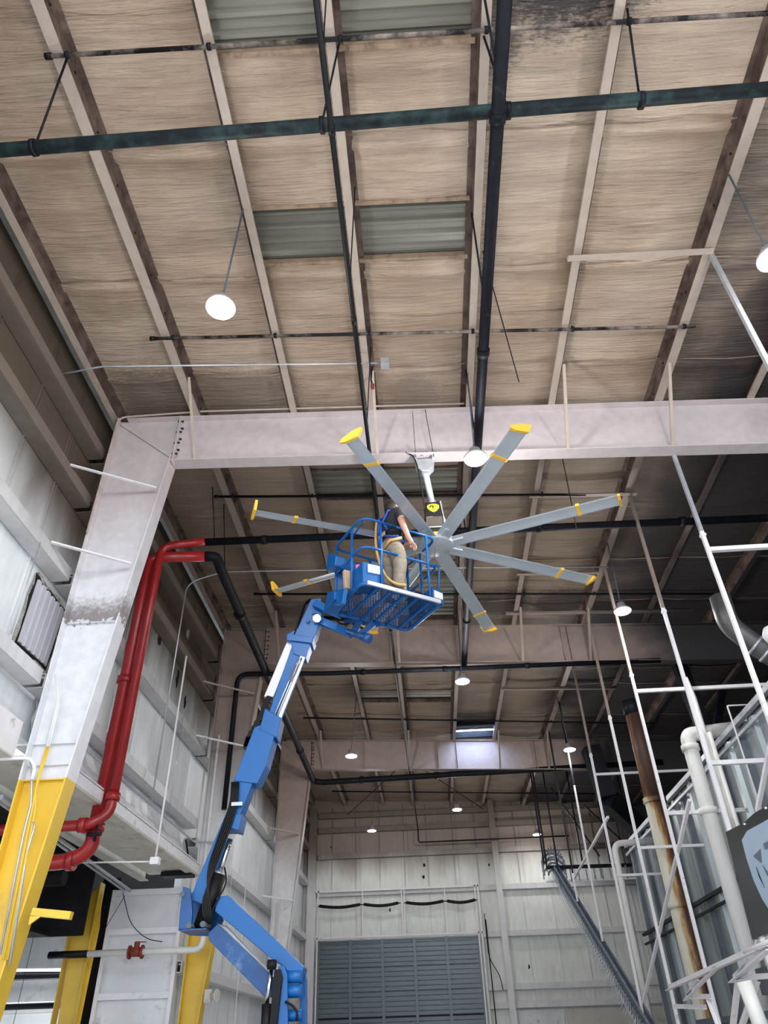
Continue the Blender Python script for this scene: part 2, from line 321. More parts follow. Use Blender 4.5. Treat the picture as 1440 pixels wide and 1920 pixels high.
# ------------------------------------------------------------------ room shell
struct(MB().box(-16, 14, -12, 33, -0.1, 0).build('floor', 'concrete'))
PUR = [-4.62, -3.25, -1.78, -0.45, 1.0, 2.38, 3.9, 5.4, 6.9, 8.4, 9.9, 11.4, 12.9]
HOLES = [(2, 4, 1.2, 3.0), (2, 4, 4.7, 5.5), (2, 4, 9.7, 10.55), (3, 4, 13.2, 15.3), (2, 4, 19.5, 20.35), (4, 5, 21.95, 23.0)]
def ceiling():
    bm = bmesh.new(); yy = []; y = -1.0
    SEAMS = [0.3, 2.05, 3.85, 5.62, 7.32, 9.1, 10.9, 12.7, 14.4, 16.2, 18.0, 19.0, 21.3, 23.1, 24.9, 26.7, 28.5]
    rnd = random.Random(3)
    for i in range(len(PUR)-1):
        x0, x1 = PUR[i], PUR[i+1]; nx = 9
        so = [s+rnd.uniform(-.07, .07) for s in SEAMS]; am = [rnd.uniform(.06, .10) for _ in SEAMS]
        ys = [-1+0.0665*k for k in range(481)]
        ys = [q for q in ys if q < 31.0]+[31.0]
        def hole(ya, yb):
            return any(a <= i < b and ya >= h0-0.03 and yb <= h1+0.03 for a, b, h0, h1 in HOLES)
        rows = []
        for yv in ys:
            row = []
            for k in range(nx+1):
                u = k/nx; x = x0+(x1-x0)*u; w = math.sin(PI*u)
                z = skinz(x)-0.035*w**0.6
                for sy, a in zip(so, am):
                    d = yv-(sy+0.10*(u-0.5)**2*4*0.5)
                    if abs(d) < 0.5:
                        z -= a*w**0.5*math.exp(-((d-0.09)/0.07)**2) if d > -0.02 else a*0.4*w*math.exp(-(d/0.2)**2)
                row.append(bm.verts.new((x, yv, z)))
            rows.append(row)
        for j in range(len(ys)-1):
            if hole(ys[j], ys[j+1]): continue
            for k in range(nx):
                f = bm.faces.new([rows[j][k], rows[j+1][k], rows[j+1][k+1], rows[j][k+1]]); f.smooth = True
    rnd = random.Random(11)
    for i in range(len(PUR)-1):          # dirty taped seams of the blanket
        x0, x1 = PUR[i], PUR[i+1]
        for sy in SEAMS:
            if any(a <= i < b and h0-.15 < sy < h1+.15 for a, b, h0, h1 in HOLES) or rnd.random() < .12: continue
            off = rnd.uniform(-.03, .03); ph = rnd.uniform(0, 6); prev = None
            for k in range(25):
                u = k/24; x = x0+(x1-x0)*u; yc = sy+off+.2*(u-.5)**2+.012*math.sin(ph+9*u); hw = .007+.006*abs(math.sin(ph*2+5*u))
                z = skinz(x)-.035*math.sin(PI*u)**.6-.055*math.sin(PI*u)**.5-.012
                cur = (bm.verts.new((x, yc-hw, z)), bm.verts.new((x, yc+hw, z)))
                if prev: f = bm.faces.new([prev[0], prev[1], cur[1], cur[0]]); f.material_index = 1
                prev = cur
    me = bpy.data.meshes.new('ceiling'); bm.to_mesh(me); bm.free()
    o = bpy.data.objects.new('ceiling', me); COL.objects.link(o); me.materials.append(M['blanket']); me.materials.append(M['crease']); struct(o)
ceiling()
# metal roof above the blanket (keeps daylight out)
struct(MB().hexa([(-5.3, -1.2, skinz(-5.3)+.22), (14, -1.2, skinz(14)+.22), (14, 31.6, skinz(14)+.22), (-5.3, 31.6, skinz(-5.3)+.22),
                  (-5.3, -1.2, skinz(-5.3)+.26), (14, -1.2, skinz(14)+.26), (14, 31.6, skinz(14)+.26), (-5.3, 31.6, skinz(-5.3)+.26)]).build('ceiling_deck', 'decking'))
def skylight(i0, i1, ya, yb, label, mt='decking'):
    t = thing('roof_panel', label, 'roof panel', (PUR[i0], ya, skinz(PUR[i0])))
    b = MB(); step = 0.19; y = ya
    x0, x1 = PUR[i0]+.03, PUR[i1]-.03
    prof = []
    while y < yb-0.01:
        prof += [(y, .10), (min(y+step*.5, yb), .10), (min(y+step*.62, yb), .055), (min(y+step*.82, yb), .055)]; y += step
    prof.append((yb, .10))
    for (y0, h0), (y1, h1) in zip(prof, prof[1:]):
        if y1 <= y0: continue
        b.poly([(x0, y0, skinz(x0)+h0-.01), (x1, y0, skinz(x1)+h0-.01), (x1, y1, skinz(x1)+h1-.01), (x0, y1, skinz(x0)+h1-.01)])
    b.build('ribbed_sheet', mt, t)
    for yq in (ya, yb):
        MB().bar((x0, yq, skinz(x0)-.0), (x1, yq, skinz(x1)-.0), .05, .10).build('timber_trim', 'timber' if ya < 8 else 'web', t)
    return t
skylight(2, 4, 1.2, 3.0, 'pale ribbed roof panel framed in stained timber at the top edge of the photo')
skylight(2, 4, 4.7, 5.5, 'long ribbed roof panel with timber edges halfway between top pipe and nearest beam')
skylight(2, 4, 9.7, 10.55, 'dark ribbed roof panel just behind the nearest white beam')
skylight(3, 4, 13.2, 15.3, 'dark ribbed roof panel above the fan hub, in front of the second beam')
skylight(2, 4, 19.5, 20.35, 'small ribbed roof panel just beyond the second beam')

# left wall with openings below 4.4 m as far as the second column
def wall_left():
    b = MB()
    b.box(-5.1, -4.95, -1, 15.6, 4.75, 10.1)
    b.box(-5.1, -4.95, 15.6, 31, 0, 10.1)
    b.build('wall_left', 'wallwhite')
    bpy.data.objects['wall_left']['kind'] = 'structure'
wall_left()
struct(MB().box(-5.0, 14, 31.0, 31.2, 0, 10.1).build('wall_back', 'wallback'))
struct(MB().box(13.4, 13.6, -1, 31.2, 0, 10.1).build('wall_right', 'black'))
# joint strips in the liner of the left wall
zs = [(4.8, 5.3), (5.5, 6.8), (7.0, 8.05), (8.25, 9.0), (9.2, 9.8)]
jy = []
y = 4.3; k = 0
while y < 30.8:
    if min(abs(y-q) for q in (Y1, Y2, Y3)) > .3: jy.append(y)
    y += [1.05, 1.2, .95][k % 3]; k += 1
for n, y in enumerate(jy):
    zz0 = 4.8 if y < 15.6 else 0.3
    b = MB(); b.tube([(-4.945, y, zz0), (-4.945, y, 9.85)], 0.014, 6); b.tube([(-4.945, y+.07, zz0), (-4.945, y+.07, 9.85)], 0.010, 6)
    b.build('trim_%d' % (n+1), 'girt')['kind'] = 'structure'
nt_ = len(jy)
for n, x in enumerate([-3.85, -2.9, -1.95, -0.97, -0.05, 1.0, 1.9, 3.5, 4.6, 5.6, 6.6, 7.6]):
    b = MB(); b.box(x-.022, x+.022, 30.975, 30.999, 0.2 if x > 1.7 else 5.1, 9.7)
    if n % 2: b.box(x+.16, x+.172, 30.985, 30.999, 0.2 if x > 1.7 else 5.1, 9.7)
    b.build('trim_%d' % (nt_+n+1), 'girt')['kind'] = 'structure'

# ------------------------------------------------------------------ purlins
BAYS = [(-1.0, Y1, 'nearest roof bay'), (Y1, Y2, 'between the first and second beams'), (Y2, Y3, 'between the second and third beams'), (Y3, 30.95, 'last roof bay')]
for i, x in enumerate(PUR[:-2]):
    side = 1 if i % 2 == 1 else -1
    if i == 0: side = 1
    for bi, (ya, yb, where) in enumerate(BAYS):
        zb = roofz(x)
        lb = ('eave purlin on the left wall ' if i == 0 else '%s purlin from the left wall, ' % ORD[i-1])+where
        t = thing('roof_purlin', lb, 'purlin', (x, ya, zb), 'roof purlins')
        w = .13 if i in (1, 6) else .10
        fx = (x-w if side > 0 else x, x if side > 0 else x+w)
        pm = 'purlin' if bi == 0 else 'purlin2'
        MB().box(fx[0], fx[1], ya+.01, yb-.01, zb, zb+.012).box(fx[0] if side > 0 else fx[1]-.012, fx[0]+.012 if side > 0 else fx[1], ya+.01, yb-.01, zb+.012, zb+.035).build('bottom_flange', pm, t)
        MB().box(x-.006, x+.006, ya+.01, yb-.01, zb+.012, zb+.215).box(x-.006 if side > 0 else x-.07, x+.07 if side > 0 else x+.006, ya+.01, yb-.01, zb+.2, zb+.212).build('web', 'web', t)
        if i in (1, 6) and bi < 2:
            bb = MB(); q = max(ya, 1.5)+.3
            while q < yb-.2: bb.lathe((x+side*.006, q, zb+.1), [(.016, 0), (.016, .012)], 8, (side, 0, 0)); q += .62
            bb.build('bolt', 'blacksteel', t)

# ------------------------------------------------------------------ rafters and columns
def rafter(Y, idx, mt, label):
    t = thing('steel_beam', label, 'beam', (-4.6, Y-.1, rbot(-4.6)))
    xa, xb = -3.55 if idx else -3.55, 13.3
    yw = Y-.10
    b = MB(); b.hexa([(xa, yw-.006, rbot(xa)), (xb, yw-.006, rbot(xb)), (xb, yw+.006, rbot(xb)), (xa, yw+.006, rbot(xa)), (xa, yw-.006, roofz(xa)), (xb, yw-.006, roofz(xb)), (xb, yw+.006, roofz(xb)), (xa, yw+.006, roofz(xa))])
    b.build('web', mt, t)
    for nm, f, d in (('bottom_flange', rbot, -.016), ('top_flange', roofz, -.02)):
        x0 = -3.62 if f is rbot else -4.45
        b = MB(); b.hexa([(x0, yw-.11, f(x0)+d), (xb, yw-.11, f(xb)+d), (xb, yw+.11, f(xb)+d), (x0, yw+.11, f(x0)+d), (x0, yw-.11, f(x0)), (xb, yw-.11, f(xb)), (xb, yw+.11, f(xb)), (x0, yw+.11, f(x0))])
        b.build(nm, mt, t)
    for x in ([] if idx == 0 else [-1.0-.6*idx+1.0*(idx == 1), .95, 1.15, 3.4, 3.55] if idx == 1 else [-1.9, .5, 1.1, 3.5, 3.6]):
        MB().box(x-.006, x+.006, yw-.10, yw-.006, rbot(x), roofz(x)-.02).build('stiffener', mt, t)
    return t
rafter(Y1, 0, 'frame', 'nearest white roof beam spanning the hall above the fan')
rafter(Y2, 1, 'frame2', 'second roof beam, brown with smoke, behind the basket of the lift')
rafter(Y3, 2, 'frame2', 'third roof beam, beyond the second, below the lit roof hatch')
def column(Y, idx, mt, label, zsplit):
    t = thing('steel_column', label, 'column', (-4.55, Y-.1, 0))
    xo = -4.58; yw = Y-.10
    def xi(z): return -3.60-(8.95-z)*0.0945
    def seg(z0, z1, m_, suffix, lb=None):
        b = MB(); b.prism([(xo, yw-.006, z0), (xi(z0), yw-.006, z0), (xi(z1), yw-.006, z1), (xo, yw-.006, z1)], (0, .012, 0))
        o = b.build('web', m_, t)
        if lb: o['label'] = lb
        b = MB(); b.hexa([(xi(z0), yw-.13, z0), (xi(z0)+.02, yw-.13, z0), (xi(z0)+.02, yw+.13, z0), (xi(z0), yw+.13, z0), (xi(z1), yw-.13, z1), (xi(z1)+.02, yw-.13, z1), (xi(z1)+.02, yw+.13, z1), (xi(z1), yw+.13, z1)])
        o = b.build('inner_flange', m_, t)
        if lb: o['label'] = lb.replace('web', 'inner flange')
        o = MB().box(xo-.02, xo, yw-.12, yw+.12, z0, z1).build('outer_flange', m_, t)
        if lb: o['label'] = lb.replace('web', 'outer flange')
    seg(zsplit, 8.95, mt, 'upper')
    seg(0, zsplit, 'yellow', 'lower', 'yellow painted lower web')
    # haunch panel above
    b = MB(); b.prism([(xo, yw-.006, 8.95), (xi(8.95), yw-.006, 8.95), (-3.55, yw-.006, rbot(-3.55)), (-3.55, yw-.006, roofz(-3.55)), (xo, yw-.006, roofz(xo))], (0, .012, 0)); b.build('haunch_plate', mt, t)
    MB().box(xo-.02, xo, yw-.12, yw+.12, 8.95, roofz(xo)).build('outer_flange', mt, t)
    MB().bar((xo+.03, yw-.03, roofz(xo)-.06), (xi(8.95)-.03, yw-.03, 9.0), .06, .012, (0, 1, 0)).build('diagonal_stiffener', mt, t)
    MB().box(-3.57, -3.55, yw-.12, yw-.006, rbot(-3.55)-.05, roofz(-3.55)).build('splice_plate', mt, t)
    bb = MB()
    for k in range(8):
        z = rbot(-3.55)+.03+k*.115; bb.lathe((-3.57, yw-.03-.04*(k % 2), z), [(.016, 0), (.016, -.035)], 6, (1, 0, 0)); bb.lathe((-3.55, yw-.03-.04*(k % 2), z), [(.016, 0), (.016, .035)], 6, (1, 0, 0))
    bb.build('bolt', 'blacksteel', t)
    if idx == 0:
        for z in (6.12, 4.52, 4.27, 4.10):
            MB().hexa([(xo, yw-.05, z), (xi(z), yw-.05, z), (xi(z), yw-.006, z), (xo, yw-.006, z), (xo, yw-.05, z+.012), (xi(z), yw-.05, z+.012), (xi(z), yw-.006, z+.012), (xo, yw-.006, z+.012)]).build('stiffener', mt if z > 4.2 else 'yellow', t)
        # smoke band below the brace
    return t
column(Y1, 0, 'frame', 'nearest tall column by the left wall, white above and yellow below', 4.10)
column(Y2, 1, 'frame2', 'second column by the left wall, right behind the boom of the lift', 3.75)
column(Y3, 2, 'frame2', 'third and farthest column by the left wall, near the roller door', 0.6)
MB().box(-4.75, -4.45, 30.6, 30.9, 0, 9.6).build('corner_post', 'girt')
tag(bpy.data.objects['corner_post'], 'slim post in the far left corner beside the roller door', 'post')

# girts along the left wall
GZ = [9.10, 8.15, 6.88, 5.38]
WB = [(-1.0, Y1-.15, 'nearest the camera'), (Y1-.05, Y2-.15, 'behind the red pipes'), (Y2-.05, Y3-.15, 'behind the lift boom'), (Y3-.05, 30.6, 'farthest away')]
GN = ['top', 'second highest', 'middle', 'fourth from the top', 'fifth from the top', 'lowest']
for bi, (ya, yb, where) in enumerate(WB):
    for gi, z in enumerate(GZ+([2.9, 1.5] if bi >= 2 else [])):
        if bi >= 2 and gi == 3: z = 5.05
        t = MB().box(-4.72, -4.70, ya, yb, z-.09, z+.09).box(-4.94, -4.72, ya, yb, z-.095, z-.082).box(-4.94, -4.72, ya, yb, z+.082, z+.095).box(-4.76, -4.72, ya, yb, z+.03, z+.05).build('wall_girt', 'girt')
        tag(t, '%s left wall rail, bay %s' % (GN[gi], where), 'rail', 'left wall rails')
# girts on the back wall
for gi, (z, mt) in enumerate([(9.35, 'girt'), (8.79, 'girt'), (7.82, 'girt'), (6.5, 'girt'), (4.95, 'girt'), (3.3, 'girt'), (2.76, 'girt')]):
    segs = [(-4.4, 13.2)] if z > 6 else ([(1.85, 13.2)])
    for (a, c) in segs:
        t = MB().box(a, c, 30.78, 30.80, z-.09, z+.09).box(a, c, 30.80, 30.98, z-.09, z-.078).box(a, c, 30.80, 30.98, z+.078, z+.09).build('wall_girt', mt)
        tag(t, 'long rail across the back wall, %s from the roof' % ORD[gi], 'rail', 'back wall rails')
t = MB().box(2.5, 2.72, 30.5, 30.52, 0, 9.65).box(2.6, 2.62, 30.52, 30.78, 0, 9.65).box(2.5, 2.72, 30.76, 30.78, 0, 9.65).build('wall_post', 'girt')
tag(t, 'tall post on the back wall right of the roller door', 'post')

# braces from wall rails / purlins to the frames
def brace(a, b, label, mt='purlin', w=.045, group=None):
    t = MB().angle(a, b, w, .006).build('flange_brace', mt); return tag(t, label, 'brace', group)
brace((-4.7, 7.35, 8.2), (-3.72, 8.06, 8.28), 'upper white brace from wall rail across the nearest column', 'whitepaint')
brace((-4.7, 7.45, 6.95), (-3.85, 8.06, 6.95), 'lower white brace from wall rail across the nearest column', 'whitepaint')
brace((-4.7, 14.5, 6.9), (-3.85, 15.3, 6.9), 'pale brace from wall rail across the second column', 'whitepaint')
brace((-4.7, 14.5, 8.1), (-3.75, 15.3, 8.1), 'upper pale brace from wall rail across the second column', 'purlin')
brace((-4.7, 22.2, 6.9), (-3.9, 23.1, 6.9), 'pale brace from wall rail across the third column', 'purlin')
brace((-4.7, 22.2, 5.1), (-3.98, 23.1, 5.1), 'lower white brace from wall rail across the third column', 'whitepaint')
for n, (x, mt) in enumerate([(PUR[1], 'purlin'), (PUR[3], 'purlin'), (PUR[5], 'purlin'), (PUR[6], 'purlin')]):
    brace((x+.02, Y1-1.0, roofz(x)+.03), (x+.02, Y1-.2, rbot(x)-.02), 'thin brace dropping in front of the nearest beam, %s from the left' % ORD[n], mt, .04, 'braces on the nearest beam')
for n, x in enumerate([PUR[1], PUR[3], PUR[4], PUR[5], PUR[6]]):
    brace((x+.02, Y2-1.0, roofz(x)+.03), (x+.02, Y2-.2, rbot(x)-.02), 'thin brace dropping in front of the second beam, %s from the left' % ORD[n], 'purlin2', .05, 'braces on the second beam')
for n, x in enumerate([PUR[1], PUR[3], PUR[5], PUR[6]]):
    brace((x+.02, Y3-1.0, roofz(x)+.03), (x+.02, Y3-.2, rbot(x)-.02), 'thin brace dropping in front of the third beam, %s from the left' % ORD[n], 'purlin2', .05, 'braces on the third beam')
t = MB().angle((2.2, 5.47, roofz(2.3)-.07), (4.0, 5.47, roofz(4)-.05), .085, .008).build('cross_member', 'purlin')
tag(t, 'pale angle bar bridging two purlins left of the lamp at the right edge', 'bar')
for n, (xa, xb, yq, lb) in enumerate([(2.2, 4.1, 10.35, 'angle bar bridging two purlins beside the longest fan blade tip'), (2.2, 3.9, 13.0, 'brown angle bar bridging two purlins right of the fan'), (2.1, 6.3, 14.7, 'long brown bar under the roof just in front of the second beam'), (2.3, 5.4, 19.0, 'brown bar bridging purlins beyond the second beam')]):
    t = MB().angle((xa, yq, roofz(xa)-.06), (xb, yq, roofz(xb)-.06), .08, .008).build('cross_member', 'purlin2'); tag(t, lb, 'bar')
# X bracing rods, last bay
for (a, c, lb) in [((-3.2, 30.5), (-.5, 24), 'thin diagonal tie rod under the roof in the last bay, left one'), ((-.4, 24.2), (2.3, 30.5), 'thin diagonal tie rod under the roof in the last bay, right one')]:
    t = MB().tube([(a[0], a[1], 9.3), (c[0], c[1], 9.3)], .015, 6).build('tie_rod', 'blacksteel'); tag(t, lb, 'rod')

# ------------------------------------------------------------------ pipes under the roof
def pipe(name, pts, r, mt, label, cat='pipe', rad=0.2, seg=14, collars=(), extra=None):
    t = thing(name, label, cat, pts[0])
    MB().tube(bend(pts, rad), r, seg).build('run', mt, t)
    P = [Vector(p) for p in pts]
    for (i, f) in collars:
        c = P[i].lerp(P[i+1], f); d = (P[i+1]-P[i]).normalized()
        MB().tube([c-d*.05, c+d*.05], r*1.22, seg).build('coupling', mt, t)
    return t
pA = pipe('sprinkler_pipe', [(-5.6, 3.28, 8.78), (-1, 3.28, 8.78), (5.8, 3.26, 8.78)], .068, 'greenpipe', 'large greenish black pipe crossing the whole hall near the top of the photo', rad=.01)
for n, xx in enumerate([-3.5, -.62, 1.2, 2.48]):
    bb = MB().tube([(xx-.022, 3.28, 8.78), (xx+.022, 3.28, 8.78)], .083, 14)
    bb.build('clamp', 'blacksteel', pA)
    px_ = [-3.25, -.45, 1.0, 2.38][n]
    t = MB().tube([(xx, 3.28, 8.85), (px_+.03, [2.85, 2.9, 2.9, 2.75][n], roofz(px_)+.02)], .012, 6).build('hanger_rod', 'blacksteel')
    tag(t, 'thin hanger rod holding the large top pipe, %s from the left' % ORD[n], 'rod', 'hangers of the top pipe')
pipe('sprinkler_pipe', [(1.07, 1.0, 8.58), (1.07, 8, 8.58), (1.07, 15.45, 8.58)], .066, 'blackpipe', 'thick black pipe running away from the camera past the fan', rad=.01, collars=[(0, .32), (0, .73), (1, .3), (1, .7)])
for n, (y, dy) in enumerate([(2.9, -.5), (5.4, -.6), (7.9, -.6), (11, -.6), (13.4, -.6)]):
    t = MB().tube([(1.06, y, 8.64), (.98, y+dy, roofz(1)+.02)], .012, 6).build('hanger_rod', 'blacksteel')
    tag(t, 'hanger rod of the thick black pipe, %s one from the camera' % ORD[n], 'rod', 'hangers of the long black pipe')
pipe('cable_pipe', [(-.52, 1, 8.6), (-.52, 10, 8.6), (-.50, 17, 8.6), (-.36, 30.3, 8.6), (-.36, 30.3, 8.1), (5.5, 30.3, 8.1)], .028, 'hose', 'narrow black pipe running straight down the middle of the roof to the back wall', rad=.1, seg=8, collars=[(0, .25), (0, .5), (0, .8), (1, .5)])
for n, y in enumerate([2.6, 5.0, 7.4]):
    t = MB().tube([(-.52, y, 8.62), (-.40, y-.6, roofz(-.4)+.02)], .008, 6).build('hanger_rod', 'blacksteel')
    tag(t, 'thin hanger rod of the narrow black pipe, %s from the camera' % ORD[n], 'rod', 'hangers of the narrow pipe')
for (x0, y0, x1, y1, mt, lb) in [(-3.42, 2.82, 6.0, 2.85, 'sootpipe', 'sooty sprinkler branch pipe crossing under the purlins at the top'),
                             (-3.52, 6.45, 4.1, 6.6, 'sootpipe', 'branch pipe crossing under the purlins, just above the nearest beam'),
                             (-3.52, 10.1, 3.2, 10.3, 'blackpipe', 'branch pipe behind the fan, just beyond the nearest beam'),
                             (-3.52, 13.6, 6.5, 13.9, 'blackpipe', 'branch pipe in front of the second beam, level with the basket floor'),
                             (-3.55, 21.0, 7, 21.6, 'blackpipe', 'branch pipe beyond the second beam'),
                             (-3.6, 28.7, 7, 29.0, 'blackpipe', 'farthest branch pipe, near the back wall')]:
    t = thing('branch_pipe', lb, 'pipe', (x0, y0, 9.5))
    r = .024
    def zz(x): return roofz(x)-.05
    MB().tube([(x0, y0, zz(x0)), ((x0+x1)/2, (y0+y1)/2, zz((x0+x1)/2)), (x1, y1, zz(x1))], r, 10).build('run', mt, t)
    MB().tube([(x0-.01, y0, zz(x0)), (x0+.06, y0, zz(x0))], r*1.4, 10).build('end_cap', 'hose', t)
    for p in PUR[1:7]:
        if x0 < p < x1:
            yy = y0+(y1-y0)*(p-x0)/(x1-x0)
            MB().tube([(p+.05, yy, zz(p)-.0), (p+.05, yy, roofz(p)+.015)], .012, 6).tube([(p+.03, yy, zz(p)), (p+.07, yy, zz(p))], r*1.5, 10).build('hanger', 'blacksteel', t)
t = pipe('conduit', [(-4.9, 6.72, 9.4), (-4.3, 6.72, 9.52), (-.25, 6.95, 9.46)], .013, 'galv', 'thin grey conduit crossing under the roof to a small junction box', 'conduit', rad=.1, seg=8)
MB().box(-.27, -.15, 6.9, 7.02, 9.40, 9.52).build('junction_box', 'galv', t)
MB().tube([(-.4, 6.98, 9.42), (-.42, 7.02, 9.2), (-.4, 7.0, 9.05)], .012, 6).build('cable', 'hose', t)
MB().tube([(-.4, 7.0, 9.08), (-.4, 7.0, 9.0)], .028, 8).build('plug', 'rustred', t)
t = MB().tube(bend([(-4.56, 8.0, 7.5), (-4.56, 8.0, 9.78), (-3.2, 8.02, roofz(-3)+.06), (.98, 8.02, roofz(1)+.04)], .15), .016, 8).build('conduit', 'purlin')
tag(t, 'pale conduit running along the top edge of the nearest beam', 'conduit')
# loose diagonal rods
t = MB().tube([px(Z_, 905, 470, 9.35), px(Z_, 973, 716, 9.0)], .008, 6).build('loose_rod', 'blacksteel'); tag(t, 'thin loose rod slanting from the thick black pipe above the fan', 'rod')
t = MB().tube([(2.55, 8.9, 9.4), (2.9, 10.3, 8.7)], .008, 6).build('loose_rod', 'blacksteel'); tag(t, 'thin rod slanting behind the upper right fan blade', 'rod')
# pipe behind the fan + red risers
t = thing('fire_main', 'red riser pipe turning black and crossing the hall behind the fan', 'pipe', (-4.45, 10.3, 4.4))
MB().tube(bend([(-4.40, 10.24, 4.55), (-4.40, 10.24, 8.78), (-3.66, 10.33, 8.9)], .22), .072, 16).build('riser', 'red', t)
MB().tube([(-3.68, 10.35, 8.9), (1, 10.42, 8.86), (7.5, 10.5, 8.8)], .068, 16).build('cross_run', 'blackpipe', t)
for c in [(-2.6, 10.37, 8.89), (0.8, 10.42, 8.86), (2.3, 10.43, 8.85), (4.8, 10.46, 8.83)]:
    MB().tube([(c[0]-.05, c[1], c[2]), (c[0]+.05, c[1], c[2])], .085, 16).build('coupling', 'blackpipe', t)
MB().tube(bend([(-4.40, 10.24, 4.56), (-4.40, 10.24, 4.28), (-4.6, 10.1, 4.10), (-7.5, 10.05, 4.05)], .12), .072, 16).build('lower_elbow', 'red', t)
for c, d in (((-4.40, 10.24, 4.5), (0, 0, 1)), ((-4.68, 10.1, 4.1), (1, 0, 0))):
    c = Vector(c); d = Vector(d); MB().tube([c-d*.05, c+d*.05], .10, 16).build('coupling', 'red', t)
MB().tube([(-4.5, 10.15, 4.15), (-4.5, 10.15, 3.9)], .02, 8).tube([(-4.42, 10.15, 3.99), (-4.62, 10.15, 3.99)], .025, 8).build('drain_valve', 'blacksteel', t)
t = thing('fire_main', 'thicker red riser on the left, feeding the black pipe to the far end', 'pipe', (-4.72, 10.7, 4.3))
MB().tube(bend([(-4.60, 10.32, 4.2), (-4.60, 10.32, 8.62), (-3.66, 10.45, 8.66)], .2), .095, 18).build('riser', 'red', t)
MB().tube(bend([(-3.68, 10.45, 8.66), (-3.47, 10.47, 8.66), (-3.47, 10.95, 8.62), (-3.5, 17, 8.6), (-3.55, 23.35, 8.55), (-3.3, 23.45, 8.52), (2, 23.3, 8.55), (7.5, 23.2, 8.58)], .25), .092, 16).build('long_run', 'blackpipe', t)
for c, d in (((-3.49, 12.5, 8.61), (0, 1, 0)), ((-3.5, 16.3, 8.6), (0, 1, 0)), ((-3.53, 20.5, 8.57), (0, 1, 0)), ((-2, 23.4, 8.53), (1, 0, 0)), ((.4, 23.35, 8.54), (1, 0, 0))):
    c = Vector(c); d = Vector(d); MB().tube([c-d*.06, c+d*.06], .112, 16).build('coupling', 'blackpipe', t)
MB().tube(bend([(-4.60, 10.32, 4.22), (-4.60, 10.32, 3.82), (-4.9, 10.34, 3.70), (-7.8, 10.6, 3.72)], .22), .10, 18).build('lower_elbow', 'red', t)
for c, d in (((-4.60, 10.32, 4.12), (0, 0, 1)), ((-4.60, 10.32, 6.3), (0, 0, 1)), ((-4.85, 10.34, 3.71), (1, 0, 0))):
    c = Vector(c); d = Vector(d); MB().tube([c-d*.05, c+d*.05], .125, 18).build('coupling', 'red', t)
for n, (xx, yy, zt, zb_, lb) in enumerate([(-3.5, 10.38, 9.8, 8.92, 'thin rod holding the black cross pipe near its red end'), (-3.42, 10.9, 9.8, 8.7, 'thin rod holding the black elbow beside the red risers')]):
    t = MB().tube([(xx, yy, zb_), (xx+.02, yy-.6, zt-.1)], .01, 6).build('hanger_rod', 'blacksteel'); tag(t, lb, 'rod')
pipe('drop_pipe', [(-4.14, 15.2, 5.6), (-4.14, 15.2, 8.58), (-2, 15.25, 8.5), (5.5, 15.35, 8.45)], .055, 'blackpipe', 'black pipe climbing the second column and crossing below the second beam', rad=.25, collars=[(2, .1), (2, .35), (2, .6)])
t = MB().tube(bend([(-3.65, 11.9, 4.5), (-3.98, 12.2, 8.6), (-3.3, 12.5, 9.45), (-1, 12.9, 9.4)], .3), .014, 8)
t.bm.free()
t = MB().tube(bend([(-4.6, 12.3, 5.0), (-4.6, 12.3, 9.3), (-3.9, 12.35, 9.55), (1.0, 12.5, 9.42), (4, 12.6, 9.3)], .25), .014, 8).build('conduit', 'galv'); tag(t, 'thin conduit rising up the left wall and bending out under the roof', 'conduit')
t = thing('pull_switch', 'small white box on a long thin stem hanging in front of the white ledge', 'switch', px(Y_, 290, 1613, 10.6))
p0 = px(Y_, 292, 1608, 10.8); p1 = px(Y_, 325, 1440, 10.8); p1.x = p0.x+.02
MB().tube([p0, (p0.x, p0.y, 6.9)], .016, 8).build('stem', 'whitepaint', t)
MB().box(p0.x-.06, p0.x+.06, p0.y-.05, p0.y+.05, p0.z-.09, p0.z).build('box', 'whitepaint', t)
MB().tube([(p0.x-.05, p0.y, p0.z-.05), (p0.x-1.2, p0.y, p0.z-.02)], .011, 8).build('side_arm', 'whitepaint', t)

# ------------------------------------------------------------------ lamps
def lamp(x, y, idx, label):
    z = 8.0
    t = thing('high_bay_lamp', label, 'lamp', (x, y, z), 'high bay lamps')
    MB().lathe((x, y, z), [(.158, 0.0), (.162, .03), (.145, .05), (.09, .09), (.075, .17), (.03, .18)], 28).build('housing', 'lamp_body', t)
    MB().lathe((x, y, z), [(.12, -.02), (.148, -.012), (.155, .0)], 28).build('lens', 'lens', t)
    p = min(PUR, key=lambda q: abs(q-x))
    if abs(p-x) > .7: p = x
    MB().tube([(x, y, z+.18), (p, y-.15, roofz(p)-.005)], .011, 8).build('hanging_stem', 'ribdark', t)
    return t
LL = ['round lamp hanging at the left between the purlins, nearest on the left', 'round lamp cut by the right edge of the photo', 'bright round lamp beside the upper right fan blade', 'round lamp in the dark right part of the roof, in front of a white post',
      'round lamp hanging just below the second beam', 'round lamp in front of the third beam, left of the boom line', 'round lamp on the right, in front of the third beam', 'round lamp high against the top of the back wall, middle one', 'round lamp before the back wall, above the left half of the roller door', 'farthest lamp on the right, before the back wall']
for i, (x, y) in enumerate(LAMPS): lamp(x, y, i, LL[i])
